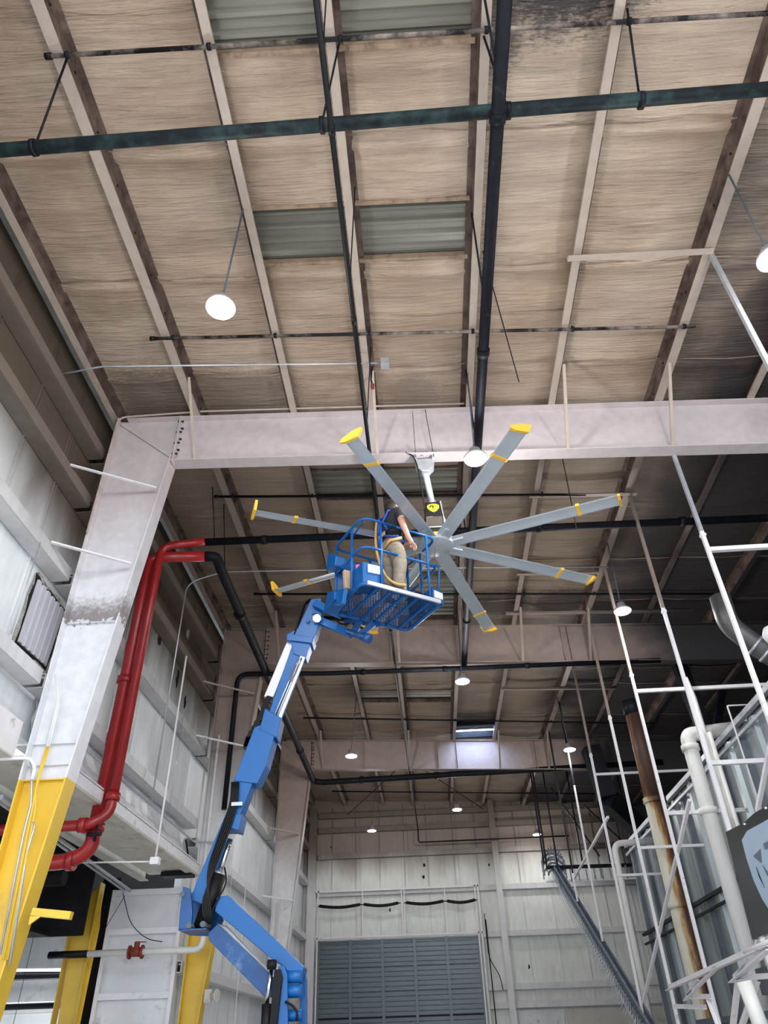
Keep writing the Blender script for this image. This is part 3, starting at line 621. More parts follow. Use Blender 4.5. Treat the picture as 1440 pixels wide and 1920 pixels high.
for i, (x, y) in enumerate(LAMPS+LAMPS_OUT):
    ld = bpy.data.lights.new('high_bay_light', 'AREA'); ld.shape = 'DISK'; ld.size = .27; ld.energy = LAMP_W; ld.color = (1, .98, .96)
    lo = bpy.data.objects.new('high_bay_light', ld); COL.objects.link(lo); lo.location = (x, y, 7.985)
    if y > 27: ld.energy *= .55
    # added point light under each lamp, brightens the ceiling around it
    ld = bpy.data.lights.new('ceiling_fill', 'POINT'); ld.shadow_soft_size = .14; ld.energy = 75 if y < 27 else 35; ld.color = (1, .97, .97)
    lo = bpy.data.objects.new('ceiling_fill', ld); COL.objects.link(lo); lo.location = (x, y, 7.80)

# ------------------------------------------------------------------ roof hatch with daylight
t = thing('roof_hatch', 'open black roof hatch with bluish daylight in front of the third beam', 'hatch', (1.7, 22.4, 9.7))
xa, xb, ya, yb = 1.04, 2.36, 21.95, 23.0
for (a, c) in (((xa, ya), (xb, ya)), ((xb, ya), (xb, yb)), ((xb, yb), (xa, yb)), ((xa, yb), (xa, ya))):
    MB().bar((*a, 9.66), (*c, 9.66), .12, .16).build('frame', 'blacksteel', t)
MB().box(xa, xb, ya, yb, 9.93, 9.97).build('lid', 'galv', t)
MB().lathe((1.7, 22.4, 9.72), [(.14, 0), (.16, .02), (.16, .03), (.14, .04)], 20).build('hand_wheel', 'blacksteel', t)
MB().bar((xa, 22.7, 9.7), (xb, 22.7, 9.7), .05, .05).bar((xa, 22.2, 9.76), (xb, 22.2, 9.76), .04, .04).build('crossbar', 'galv', t)
ld = bpy.data.lights.new('hatch_daylight', 'AREA'); ld.shape = 'RECTANGLE'; ld.size = 1.1; ld.size_y = .7; ld.energy = 80; ld.color = (.45, .62, 1)
lo = bpy.data.objects.new('hatch_daylight', ld); COL.objects.link(lo); lo.location = (1.7, 22.4, 9.86); lo.rotation_euler = (math.radians(35), 0, 0)

# ------------------------------------------------------------------ ceiling fan
HX, HY, HZ = .37, 8.59, 7.35
fan = thing('ceiling_fan', 'huge eight blade ceiling fan with yellow tips, hanging from the nearest beam', 'fan', (HX, HY, HZ))
MB().lathe((HX, HY, HZ), [(.05, -.045), (.25, -.04), (.262, -.03), (.262, .02), (.2, .03), (.05, .035)], 36).build('hub_plate', 'hubgrey', fan)
bb = MB()
for k in range(16):
    a = 2*PI*k/16+.1; bb.lathe((HX+.225*math.cos(a), HY+.225*math.sin(a), HZ-.04), [(.009, 0), (.009, -.01)], 6)
bb.lathe((HX, HY, HZ-.045), [(.02, 0), (.015, -.02)], 8)
bb.build('hub_bolt', 'galv', fan)
ANG = [-113.3, -67.6, -22.0, 23.5, 68.5, 113.5, 157.6, -157.6]
ANG = [-113.3, -67.0, -18.8, 26.5, 70.8, 114.0, 157.5, -157.4]
LEN = [2.58, 2.55, 2.62, 2.72, 2.86, 2.78, 2.72, 2.66]
def blade_bm(L0, L1, w, ex=0):
    b = MB(); n = 10; prof = []
    for k in range(n+1):       # airfoil section
        u = k/n; xx = (u-.45)*w; zz_ = .030*math.sin(PI*u**.7)+ex
        prof.append((xx, zz_))
    for k in range(n-1, 0, -1):
        u = k/n; prof.append(((u-.45)*w, -.006+.006*math.sin(PI*u)-ex))
    pitch = math.radians(-12)
    pts = [(L0, p[0]*math.cos(pitch)-p[1]*math.sin(pitch), p[0]*math.sin(pitch)+p[1]*math.cos(pitch)) for p in prof]
    b.prism(pts, (L1-L0, 0, 0)); return b
for k, (a, Lb) in enumerate(zip(ANG, LEN)):
    R_ = Matrix.Translation((HX, HY, HZ)) @ Matrix.Rotation(math.radians(a), 4, 'Z')
    bl = blade_bm(.22, Lb-.02, .205).xf(R_).build('blade', 'alu', fan)
    s = MB().bar((.2, 0, .0), (.42, 0, .0), .07, .035).xf(R_).build('blade_root', 'hubgrey', bl)
    w = blade_bm(Lb*.775, Lb*.775+.05, .235, .009); w.xf(R_).build('band', 'fanyellow', bl)
    # winglet
    wg = MB(); o = [(-.125, -.03), (-.10, .02), (.05, .085), (.165, .10), (.175, .075), (.12, -.035), (-.05, -.05)]
    wg.prism([(Lb-.03, y_, z_) for y_, z_ in o], (.035, 0, 0)); wg.xf(R_).build('winglet', 'fanyellow', bl)
# motor housing and drop tube
mx_, my_ = HX-.02, HY
MB().lathe((HX, HY, HZ), [(.06, .03), (.075, .05), (.11, .13), (.115, .16), (.08, .17)], 24).build('yellow_collar', 'fanyellow', fan)
b = MB(); prof = [(-.11, .17), (.11, .17), (.14, .27), (.14, .42), (.11, .70), (-.11, .70), (-.14, .42), (-.14, .27)]
b.prism([(HX+p[0], HY-.13, HZ+p[1]) for p in prof], (0, .26, 0)); mo = b.build('motor_housing', 'motor', fan, bevel=.02)
b = MB(); b.box(HX-.125, HX+.125, HY-.145, HY-.12, HZ+.22, HZ+.42); b.build('polished_cover', 'chrome', mo, bevel=.012)
b = MB(); sh = [(-.075, .50), (-.04, .525), (0, .53), (.04, .525), (.075, .50), (.075, .455), (.04, .41), (0, .385), (-.04, .41), (-.075, .455)]
b.prism([(HX+p[0]*1.15, HY-.152, HZ+p[1]+.11) for p in sh], (0, .02, 0)); bd = b.build('badge', 'badge', mo)
b = MB(); a = [(-.045, .46), (-.045, .485), (-.03, .50), (-.005, .50), (.008, .48), (.008, .45), (-.008, .45), (-.008, .478), (-.022, .485), (-.03, .475), (-.03, .455)]
b.prism([(HX+p[0]*1.15, HY-.157, HZ+p[1]+.11) for p in a], (0, .004, 0))
for q in ((.03, .49), (.03, .465)): b.lathe((HX+q[0], HY-.153, HZ+q[1]+.11), [(.008, 0), (.008, .004)], 8, (0, -1, 0))
b.box(HX-.015, HX+.03, HY-.157, HY-.153, HZ+.535, HZ+.543); b.build('badge_mark', 'blacksteel', bd)
MB().bar((HX+.155, HY-.02, HZ+.25), (HX+.12, HY-.02, HZ+.74), .02, .12).build('side_strap', 'galv', fan)
MB().bar((HX+.24, HY-.02, HZ+.05), (HX+.14, HY-.02, HZ+.5), .018, .03).bar((HX+.28, HY+.1, HZ+.05), (HX+.14, HY+.05, HZ+.45), .018, .03).build('stay', 'galv', fan)
MB().lathe((HX, HY, HZ), [(.105, .69), (.06, .78), (.05, .82)], 20).build('tube_socket', 'galv', fan)
TX, TY = .29, 8.22
MB().tube([(HX-.01, HY-.04, HZ+.78), (TX, TY, 8.42)], .048, 16).build('drop_tube', 'hubgrey', fan)
b = MB(); b.prism([(TX-.15, TY-.09, 8.62), (TX+.15, TY-.09, 8.62), (TX+.13, TY-.09, 8.47), (TX+.05, TY-.09, 8.38), (TX-.05, TY-.09, 8.38), (TX-.13, TY-.09, 8.47)], (0, .14, 0)); mt_ = b.build('mount_bracket', 'galv', fan, bevel=.01)
b = MB()
for sx in (-1, 1): b.box(TX+sx*.13-.018, TX+sx*.13+.018, TY-.13, TY+.0, 8.60, 8.78)
b.tube([(TX-.15, TY-.1, 8.71), (TX+.15, TY-.1, 8.71)], .025, 10).tube([(TX-.06, TY-.1, 8.71), (TX+.06, TY-.1, 8.71)], .04, 12)
b.build('beam_clamp', 'galv', fan)
MB().tube([(TX-.13, TY-.13, 8.62), (TX-.13, TY-.16, roofz(TX)-.05)], .004, 5).tube([(TX+.14, TY-.13, 8.62), (TX+.07, TY-.16, roofz(TX)-.03)], .005, 5).build('safety_cable', 'blacksteel', fan)
MB().tube(bend([(TX-.28, TY-.16, 8.7), (TX-.16, TY-.12, 8.66), (TX-.1, TY-.08, 8.42), (HX-.12, HY-.1, 7.95), (HX-.13, HY-.08, 7.7)], .1), .011, 6).build('power_cable', 'hose', fan)

# ------------------------------------------------------------------ boom lift
LY = 8.75
lift = thing('boom_lift', 'blue articulated boom lift raising a basket beside the ceiling fan', 'boom lift', (-1.6, LY, 0))
def L(x, y, d=0): 
    p = px(Y_, x, y, LY); return Vector((p.x, LY+d, p.z))
def Ld(x, y, Yq): return px(Y_, x, y, Yq)
# main boom (lower section): outline from hinge to collar
def slab(pts, d0, d1, name, mt, par=lift, bevel=.008):
    P = [L(*p) for p in pts]
    return MB().prism([(p.x, LY+d0, p.z) for p in P], (0, d1-d0, 0)).build(name, mt, par, bevel=bevel)
mb = slab([(497, 1366), (527, 1352), (487, 1447), (443, 1560), (425, 1560), (388, 1700), (362, 1690), (372, 1660), (440, 1500), (480, 1370)], -.11, .11, 'main_boom', 'blue')
slab([(481, 1370), (527, 1352), (503, 1440), (486, 1475), (442, 1470)], -.125, .125, 'boom_sleeve', 'blue', mb)
slab([(436, 1530), (459, 1532), (452, 1562), (430, 1556)], -.13, .13, 'cross_bracket', 'blue', mb)
slab([(500, 1335), (530, 1352), (522, 1390), (490, 1375)], -.13, .13, 'collar', 'blue', mb, .012)
# inner telescoping tube
tb = slab([(553, 1205), (578, 1212), (524, 1352), (505, 1345)], -.085, .085, 'inner_boom', 'blue')
slab([(565, 1235), (575, 1238), (530, 1352), (521, 1350)], -.10, -.085, 'wear_rail', 'galv', tb)
b = MB()
for dx in (0, 5): b.tube([L(563+dx, 1240, -.115), L(517+dx, 1350, -.115)], .010, 6)
b.build('hydraulic_line', 'chrome', tb)
# silver cover alongside
slab([(545, 1195), (556, 1203), (514, 1309), (496, 1309), (535, 1215)], -.05, .12, 'power_track_cover', 'coversilver', lift)
b = MB()
pts = [L(505, 1310), L(490, 1345), L(468, 1385), L(463, 1402)]
for i in range(26):
    t_ = i/25*(len(pts)-1); k = min(int(t_), 2); p = pts[k].lerp(pts[k+1], t_-k); d = (pts[k+1]-pts[k]).normalized()
    b.bar(p-d*.018, p+d*.018, .1, .075 if i % 2 else .06, (0, 0, 1))
b.build('cable_chain', 'hose', lift)
# boom head casting
hd = slab([(540, 1195), (560, 1185), (585, 1130), (604, 1128), (606, 1155), (594, 1195), (586, 1208), (575, 1240), (552, 1232), (547, 1207)], -.10, .10, 'boom_head', 'blue')
slab([(541, 1196), (591, 1203), (587, 1214), (540, 1208)], -.13, .13, 'head_collar', 'blue', hd)
for q in ((591, 1157), (580, 1172)): MB().tube([L(*q, -.14), L(*q, .14)], .028, 12).build('pin', 'bluedark', hd)
b = MB()
for k in range(4):
    b.tube(bend([L(548+k*2, 1196, -.03-.02*k), L(562, 1172, -.06-.02*k), L(572, 1140, -.05-.02*k), L(582, 1128, -.03-.02*k), L(600, 1132, 0)], .15), .013, 6)
b.build('hose_bundle', 'hose', lift)
# work light on head
wl = MB().lathe(L(597, 1170, -.16), [(.02, .05), (.05, .02), (.055, -.01)], 14, (-.25, .9, .35)).build('work_light', 'galv', lift)
MB().lathe(L(597, 1170, -.16)+Vector((-.25, .9, .35)).normalized()*-.013, [(.05, 0), (.03, -.012)], 14, (-.25, .9, .35)).build('lit_lens', 'lens', wl)
wl.data.materials[0] = M['galv']
# NOTE lens faces the camera side
# jib arms up to basket
JY0, JY1 = LY, 8.62
def J(x, y, Yq): return px(Y_, x, y, Yq)
b = MB().bar(J(590, 1132, 8.62), J(640, 1153, 8.55), .10, .10); b.build('upper_jib', 'blue', lift, bevel=.008)
b = MB().bar(J(590, 1160, 8.72), J(660, 1190, 8.62), .09, .10); b.build('lower_jib', 'blue', lift, bevel=.008)
b = MB().tube([J(608, 1158, 8.8), J(662, 1163, 8.8)], .03, 10).tube([J(612, 1140, 8.85), J(650, 1150, 8.85)], .025, 8); b.build('jib_cylinder', 'hose', lift)
b = MB().tube([J(652, 1185, 8.6), J(690, 1197, 8.5)], .045, 14).tube([J(680, 1193, 8.52), J(694, 1199, 8.49)], .06, 14); b.build('rotator', 'bluedark', lift)
b = MB().bar(J(660, 1192, 8.6), J(678, 1160, 8.6), .05, .09).bar(J(672, 1194, 8.55), J(700, 1170, 8.6), .06, .08).bar(J(645, 1165, 8.7), J(712, 1172, 8.65), .05, .04); b.build('basket_support', 'bluedark', lift)
b = MB().box(-.98, -.84, 8.5, 8.7, 6.4, 6.5); b.build('junction_box', 'galv', lift, bevel=.01)
MB().tube(bend([J(628, 1150, 8.7), J(632, 1166, 8.7), J(645, 1172, 8.7), J(665, 1165, 8.7), J(678, 1178, 8.6)], .06), .012, 6).tube(bend([J(650, 1160, 8.7), J(668, 1175, 8.7), J(690, 1180, 8.6)], .06), .012, 6).build('hose', 'hose', lift)

# basket
BC = Vector((-.36, 8.30, 6.2)); BU = math.radians(32.5); LU, LV = 1.16, .86
eu = Vector((math.cos(BU), math.sin(BU), 0)); ev = Vector((-math.sin(BU), math.cos(BU), 0))
def B(u, v, h): return BC+eu*(u-.5)*LU+ev*(v-.5)*LV+Vector((0, 0, h))
bk = MB()
loop = bend([B(.5, 0, 0), B(1, 0, 0), B(1, 1, 0), B(0, 1, 0), B(0, 0, 0), B(.5, 0, 0)], .13)
bk.tube(loop, .028, 10, cap=False)
basket = bk.build('basket', 'blue', lift)
# expanded metal deck
b = MB(); n = 0
st = .034
def clipseg(a, bq):
    # clip to unit square
    (x0, y0), (x1, y1) = a, bq; t0, t1 = 0, 1; dx, dy = x1-x0, y1-y0
    for p, q in ((-dx, x0-.02), (dx, .98-x0), (-dy, y0-.02), (dy, .98-y0)):
        if abs(p) < 1e-9:
            if q < 0: return None
        else:
            r = q/p
            if p < 0: t0 = max(t0, r)
            else: t1 = min(t1, r)
    return None if t0 >= t1 else ((x0+dx*t0, y0+dy*t0), (x0+dx*t1, y0+dy*t1))
for sgn in (1, -1):
    k = -1.2
    while k < 2.2:
        sg = clipseg((k, 0), (k+sgn*.45*LV/LU*1.2, 1))
        k += st
        if sg: b.bar(B(sg[0][0], sg[0][1], 0), B(sg[1][0], sg[1][1], 0), .009, .006)
b.build('mesh_deck', 'bluedark', basket)
for k in range(1, 6):
    MB().bar(B(k/6+.02, .03, -.02), B(k/6+.02, .97, -.02), .03, .03).build('deck_rib', 'blue', basket)
MB().bar(B(.05, -.02, .0), B(.98, -.02, .0), .03, .05).build('toe_bar', 'coversilver', basket)
def rail(h, r=.019):
    return MB().tube(bend([B(.45, 0, h), B(1, 0, h), B(1.0, .38, h)], .14)+[B(1.0, .4, h)], r, 10).tube(bend([B(.45, 0, h), B(-.0, 0, h), B(-.0, 1, h), B(1.0, 1, h), B(1.0, .6, h)], .16), r, 10).build('guard_rail', 'blue', basket)
rail(1.02); rail(.56)
for (u, v) in ((.24, 0), (.86, 0), (0, .35), (0, .9), (.5, 1), (1, .92), (1, .5)):
    MB().tube([B(u, v, -.01), B(u, v, 1.02)], .018, 10).build('rail_post', 'blue', basket)
MB().tube(bend([B(.06, .08, 1.0), B(.10, .25, 1.08), B(.07, .5, 1.0)], .05), .012, 8).build('handle_loop', 'blue', basket)
MB().tube(bend([B(.86, 0, .56), B(1.04, .04, .60), B(1.04, .1, .3), B(1.0, .1, .2)], .08), .014, 8).build('handle_loop', 'blue', basket)
# control box etc
cb = MB().hexa([B(.02, .05, .02), B(.26, .02, .02), B(.26, .30, .02), B(.02, .36, .02), B(.02, .05, .34), B(.26, .02, .34), B(.26, .30, .34), B(.02, .36, .34)]).build('tool_box', 'blue', basket, bevel=.01)
MB().hexa([B(.08, .025, .19), B(.22, .005, .19), B(.22, .03, .19), B(.08, .05, .19), B(.08, .025, .31), B(.22, .005, .31), B(.22, .03, .31), B(.08, .05, .31)]).build('label_plate', 'label', cb)
cp = MB().hexa([B(-.12, .62, .52), B(.42, .75, .52), B(.42, 1.0, .60), B(-.12, .95, .60), B(-.12, .58, .66), B(.42, .7, .66), B(.42, .95, .86), B(-.12, .9, .86)]).build('control_panel', 'blue', basket, bevel=.015)
MB().bar(B(.05, .85, .02), B(.05, .85, .6), .10, .03).bar(B(.2, .95, .02), B(.2, .95, .55), .05, .03).build('panel_bracket', 'bluedark', cp)
MB().bar(B(-.08, .5, .0), B(-.05, .95, .0), .18, .12).bar(B(-.1, .3, -.1), B(-.1, .9, .12), .06, .2).build('corner_plate', 'blue', basket, bevel=.01)
cb2 = MB().hexa([B(.90, .02, .0), B(1.05, .02, .0), B(1.05, .3, .0), B(.90, .3, .0), B(.90, .02, .22), B(1.05, .02, .18), B(1.05, .3, .18), B(.90, .3, .22)]).build('side_box', 'blue', basket, bevel=.01)
MB().hexa([B(.92, -.0, .06), B(1.03, -.0, .06), B(1.03, .03, .06), B(.92, .03, .06), B(.92, -.0, .17), B(1.03, -.0, .15), B(1.03, .03, .15), B(.92, .03, .17)]).build('label_plate', 'label', cb2)
MB().hexa([B(.53, .1, .0), B(.6, .1, .0), B(.6, .2, .0), B(.53, .2, .0), B(.55, .1, .28), B(.58, .1, .28), B(.58, .2, .28), B(.55, .2, .28)]).build('blue_fin', 'paleblue', basket)
MB().bar(B(.3, .8, .5), B(.55, .8, .5), .02, .16).build('document_box', 'galv', basket)
# things in the basket
t = thing('tool_bucket', 'black round bucket at the right end of the basket floor', 'bucket', B(.88, .45, .03))
MB().lathe(B(.88, .48, .03), [(.09, 0), (.12, .24), (.125, .25), (.105, .25), (.10, .24)], 20).build('pail', 'hose', t)
MB().tube([B(.88, .48, .28)+Vector((-.12, 0, 0)), B(.88, .48, .38), B(.88, .48, .28)+Vector((.12, 0, 0))], .005, 6).build('handle', 'blacksteel', t)
t = MB().hexa([B(-.05, .42, .1), B(.05, .42, .1), B(.05, .5, .1), B(-.05, .5, .1), B(-.07, .42, .38), B(.02, .42, .38), B(.02, .5, .38), B(-.07, .5, .38)]).build('glove', 'card', None, bevel=.015); tag(t, 'tan work glove tucked at the left end of the basket', 'glove')
t = MB().box(*[v for p in zip(B(.1, .35, .37)-Vector((.05, .04, 0)), B(.1, .35, .45)+Vector((.05, .04, 0))) for v in p]).build('rag', 'pink', None, bevel=.01); tag(t, 'pink rag lying on the blue box inside the basket', 'rag')
t = thing('parts_carton', 'grey and white carton standing at the back of the basket floor', 'carton', B(.3, .6, .03))
c_ = B(.32, .55, .03); MB().box(c_.x-.12, c_.x+.12, c_.y-.1, c_.y+.1, c_.z, c_.z+.48).build('box_body', 'dirtywhite', t, bevel=.006)
MB().box(c_.x-.1, c_.x-.02, c_.y-.106, c_.y-.1, c_.z+.3, c_.z+.46).build('box_label', 'label', t)

# lower hinge yoke, cylinder, lower arms and riser
slab([(352, 1668), (365, 1672), (370, 1712), (368, 1748), (344, 1750), (346, 1720)], -.20, -.15, 'yoke_plate', 'bluedark')
slab([(352, 1668), (365, 1672), (400, 1690), (412, 1720), (400, 1752), (346, 1750)], .15, .20, 'yoke_plate', 'blue')
b = MB().box(*[v for p in zip(L(346, 1750, -.2), L(396, 1745, .2)) for v in p]); b.build('yoke_base', 'bluedark', lift)
b = MB().tube([L(378, 1740, -.03), L(412, 1640, -.03)], .085, 16); b.build('lift_cylinder', 'hose', lift)
b = MB().tube([L(412, 1640, -.03), L(434, 1575, -.05)], .03, 12); b.build('cylinder_rod', 'chrome', lift)
MB().tube([L(408, 1648, -.03), L(413, 1636, -.03)], .06, 14).build('gland', 'galv', lift)
b = MB()
for k in range(5):
    b.tube(bend([L(452-k*3, 1473, -.14), L(450-k*3, 1515, -.15), L(436-k*4, 1562, -.15), L(405-k*3, 1640, -.14), L(385+k*4, 1700, -.16), L(392+k*3, 1735, -.15)], .3), .012, 6)
b.tube(bend([L(425, 1630, -.1), L(432, 1660, -.15), L(412, 1695, -.15), L(402, 1720, -.15)], .2), .01, 6)
b.build('hose_bundle', 'hose', lift)
MB().bar(L(440, 1515, -.16), L(460, 1514, -.16), .02, .04).build('hose_clamp', 'galv', mb)
for q in ((352, 1683), (364, 1740), (390, 1738)): MB().tube([L(*q, -.22), L(*q, .22)], .03, 12).build('pin', 'ribdark', lift)
slab([(412, 1686), (432, 1682), (573, 1815), (570, 1830), (552, 1835), (533, 1812), (520, 1806), (408, 1712)], -.13, .13, 'upper_lower_arm', 'blue')
slab([(408, 1680), (426, 1680), (568, 1815), (545, 1808)], .13, .16, 'arm_top_plate', 'coversilver')
slab([(395, 1752), (412, 1735), (532, 1850), (522, 1868), (500, 1870), (396, 1765)], -.11, .11, 'lower_arm', 'bluedark')
slab([(402, 1728), (424, 1736), (520, 1838), (515, 1852)], .06, .13, 'arm_cover', 'galv')
b = MB().tube([L(506, 1885, -.16), L(515, 1815, -.16)], .022, 12); b.build('cylinder_rod', 'chrome', lift)
MB().tube([L(503, 1960, -.16), L(506, 1884, -.16)], .05, 14).build('tension_cylinder', 'hose', lift)
MB().tube([L(509, 1812, -.2), L(524, 1812, -.2)], .045, 14).build('cylinder_eye', 'hose', lift)
slab([(521, 1822), (532, 1820), (536, 1835), (526, 1925), (512, 1925)], -.21, -.16, 'link_bar', 'hose')
slab([(527, 1815), (537, 1812), (544, 1830), (546, 1960), (522, 1960), (530, 1870)], -.17, -.11, 'riser_plate', 'blue')
slab([(558, 1817), (567, 1814), (572, 1835), (572, 1960), (556, 1960), (560, 1860)], .10, .16, 'riser_plate', 'blue')
for q in ((555, 1833), (555, 1860), (553, 1905)): MB().tube([L(541, q[1], -.1), L(570, q[1]-1, -.1)], .06 if q[1] < 1900 else .05, 14).build('cross_tube', 'blue', lift)
MB().tube(bend([L(541, 1880, -.2), L(556, 1888, -.2), L(564, 1900, -.2), L(562, 1915, -.2)], .05), .012, 8).build('hose', 'hose', lift)
# chassis on the floor below the picture
MB().box(-1.9, -1.1, LY-.45, LY+.45, .55, 1.6).build('turntable', 'blue', lift, bevel=.03)
MB().box(-2.3, -.3, LY-.55, LY+.55, .35, .6).build('chassis', 'blacksteel', lift, bevel=.03)
for sx in (-2.1, -.5):
    for sy in (-.62, .62): MB().lathe((sx, LY+sy-.12, .36), [(.2, 0), (.36, .02), (.36, .22), (.2, .24)], 24, (0, 1, 0)).build('wheel', 'hose', lift)

# ------------------------------------------------------------------ worker
def skin_body(name, joints, edges, mt, parent=None, sub=2, root=0):
    me = bpy.data.meshes.new(name); me.from_pydata([j[0] for j in joints], edges, []); me.update()
    o = bpy.data.objects.new(name, me); COL.objects.link(o)
    o.modifiers.new('skin', 'SKIN'); sd = me.skin_vertices[0].data
    for i, j in enumerate(joints):
        r = j[1]; r = r if isinstance(r, tuple) else (r, r); ff = 1.10 if name in ('shirt', 'trousers') else 1.0 if name == 'person' else .95
        sd[i].radius = (r[0]*ff, r[1]*ff)
    sd[root].use_root = True
    s = o.modifiers.new('sub', 'SUBSURF'); s.levels = sub; s.render_levels = sub
    me.materials.append(M[mt]); 
    for md in o.modifiers:
        if md.type == 'SKIN': md.use_smooth_shade = True
    if parent is not None: o.parent = parent; o.matrix_parent_inverse = Matrix.Translation(-parent.location)
    return o
PB = Vector((-.25, 8.08, 6.215)); FA = math.radians(38)       # facing direction (towards fan hub)
fd = Vector((math.cos(FA), math.sin(FA), 0)); sdv = Vector((math.sin(FA), -math.cos(FA), 0))   # person's right
SC = .885
FAT = 1.16
def Q(f, s, h): return PB+(fd*f+sdv*s)*SC*FAT+Vector((0, 0, h*SC))
body = [(Q(0, 0, .95), (.15, .12)), (Q(-.01, 0, 1.12), (.145, .11)), (Q(-.02, 0, 1.30), (.17, .12)), (Q(.0, 0, 1.43), (.13, .09)), (Q(.02, 0, 1.52), (.058, .058)), (Q(.035, 0, 1.60), (.075, .085)), (Q(.045, 0, 1.68), (.08, .095)), (Q(.035, 0, 1.745), (.062, .07)),
        (Q(-.01, .20, 1.42), .062), (Q(.0, .265, 1.14), .047), (Q(.09, .265, .92), .036), (Q(.12, .265, .87), (.036, .022)),
        (Q(-.01, -.20, 1.42), .062), (Q(.10, -.27, 1.18), .047), (Q(.33, -.20, 1.24), .036), (Q(.40, -.19, 1.26), (.036, .022)),
        (Q(0, .10, .88), (.10, .10)), (Q(.03, .115, .50), .066), (Q(-.0, .12, .12), .045), (Q(.0, -.10, .88), (.10, .10)), (Q(.02, -.12, .50), .066), (Q(-.02, -.13, .12), .045)]
edges = [(0, 1), (1, 2), (2, 3), (3, 4), (4, 5), (5, 6), (6, 7), (3, 8), (8, 9), (9, 10), (10, 11), (3, 12), (12, 13), (13, 14), (14, 15), (0, 16), (16, 17), (17, 18), (0, 19), (19, 20), (20, 21)]
def fingers(base, d, up_, joints, edges, wi, side):
    lat = d.cross(up_).normalized()*side
    for k, (ln, off) in enumerate([(.075, -.028), (.085, -.009), (.08, .010), (.065, .028)]):
        i0 = len(joints); st_ = base+lat*off
        joints.append((st_+d*.03, .0095)); joints.append((st_+d*(.03+ln*.5)-up_*.006, .0085)); joints.append((st_+d*(.03+ln*.8)-up_*.035, .0075))
        edges += [(wi, i0), (i0, i0+1), (i0+1, i0+2)]
    i0 = len(joints); joints.append((base-lat*.045+d*.0, .011)); joints.append((base-lat*.06+d*.045-up_*.01, .009)); edges += [(wi, i0), (i0, i0+1)]
fingers(Q(.135, .265, .855), (fd*.8-sdv*.1-Vector((0, 0, .6))).normalized(), Vector((.3, .2, 1)).normalized(), body, edges, 11, 1)
fingers(Q(.43, -.19, 1.265), (fd).normalized(), Vector((0, 0, 1)), body, edges, 15, -1)
worker = skin_body('person', body, edges, 'skin')
tag(worker, 'worker in black shirt, khaki trousers and blue safety harness standing in the raised basket', 'person', None)
shirt = skin_body('shirt', [(Q(0, 0, 1.0), (.165, .135)), (Q(-.01, 0, 1.14), (.165, .13)), (Q(-.02, 0, 1.30), (.19, .14)), (Q(-.0, 0, 1.43), (.15, .10)), (Q(.01, 0, 1.475), (.08, .075)),
                            (Q(-.01, .20, 1.42), .08), (Q(-.005, .25, 1.25), .07), (Q(-.01, -.20, 1.42), .08), (Q(.05, -.245, 1.28), .066)], [(0, 1), (1, 2), (2, 3), (3, 4), (3, 5), (5, 6), (3, 7), (7, 8)], 'shirt', worker)
trs = skin_body('trousers', [(Q(0, 0, 1.0), (.165, .135)), (Q(0, 0, .90), (.165, .145)), (Q(.0, .105, .80), (.118, .125)), (Q(.035, .12, .50), (.088, .09)), (Q(.0, .125, .27), (.078, .078)), (Q(-.005, .125, .07), (.074, .078)),
                             (Q(.0, -.105, .80), (.118, .125)), (Q(.02, -.125, .50), (.088, .09)), (Q(-.02, -.135, .27), (.078, .078)), (Q(-.02, -.135, .07), (.074, .078))],
                [(0, 1), (1, 2), (2, 3), (3, 4), (4, 5), (1, 6), (6, 7), (7, 8), (8, 9)], 'trousers', worker)
for s_ in (.125, -.135):
    skin_body('boot', [(Q(-.03, s_, .06), (.05, .055)), (Q(.06, s_, .045), (.05, .042)), (Q(.15, s_+.01, .038), (.045, .032))], [(0, 1), (1, 2)], 'bootbrown', worker)
hb = MB(); hb.lathe(Q(.02, 0, 1.66), [(.02, -.10), (.075, -.07), (.098, -.01), (.098, .05), (.07, .10), (.02, .118)], 18)
hair = hb.build('hair', 'hair', worker)
fc = MB()
for s_ in (-1, 1): fc.lathe(Q(.045, s_*.088, 1.66), [(.022, 0), (.026, .008), (.012, .012)], 10, sdv*s_)
fc.build('ear', 'skin', worker)
fc = MB(); fc.tube([Q(.115, 0, 1.69), Q(.14, 0, 1.655), Q(.12, 0, 1.645)], [.009, .014, .008], 8); fc.build('nose', 'skin', worker)
fc = MB()
for s_ in (-1, 1): fc.lathe(Q(.118, s_*.033, 1.69), [(.011, 0), (.006, .006)], 8, fd)
fc.bar(Q(.118, -.022, 1.605), Q(.118, .022, 1.605), .01, .006); fc.build('face_features', 'hair', worker)
# harness
def band(pts, w, th, name, mt, par):
    b = MB()
    for a, c in zip(pts, pts[1:]): b.bar(a, c, w, th, (fd if abs((Vector(c)-Vector(a)).normalized().dot(fd)) < .9 else Vector((0, 0, 1))))
    return b.build(name, mt, par)
ring = [Q(.155*math.cos(a), .19*math.sin(a), 1.02) for a in [2*PI*k/20 for k in range(21)]]
b = MB()
for a, c in zip(ring, ring[1:]): b.bar(a, c, .012, .075)
b.build('waist_belt', 'hose', worker)
b = MB().bar(Q(-.16, -.07, 1.05), Q(-.16, .07, 1.05), .014, .06); b.build('belt_pad', 'strap', worker)
b = MB()
for s_ in (-1, 1):
    b.tube([Q(-.15, s_*.11, 1.1), Q(-.165, s_*.04, 1.28), Q(-.12, s_*.11, 1.47), Q(.05, s_*.12, 1.49), Q(.15, s_*.10, 1.3)], .018, 6)
    b.tube([Q(-.16, s_*.06, 1.0), Q(-.05, s_*.20, .95), Q(.05, s_*.20, .88)], .016, 6)
b.build('harness_strap', 'harnessblue', worker)
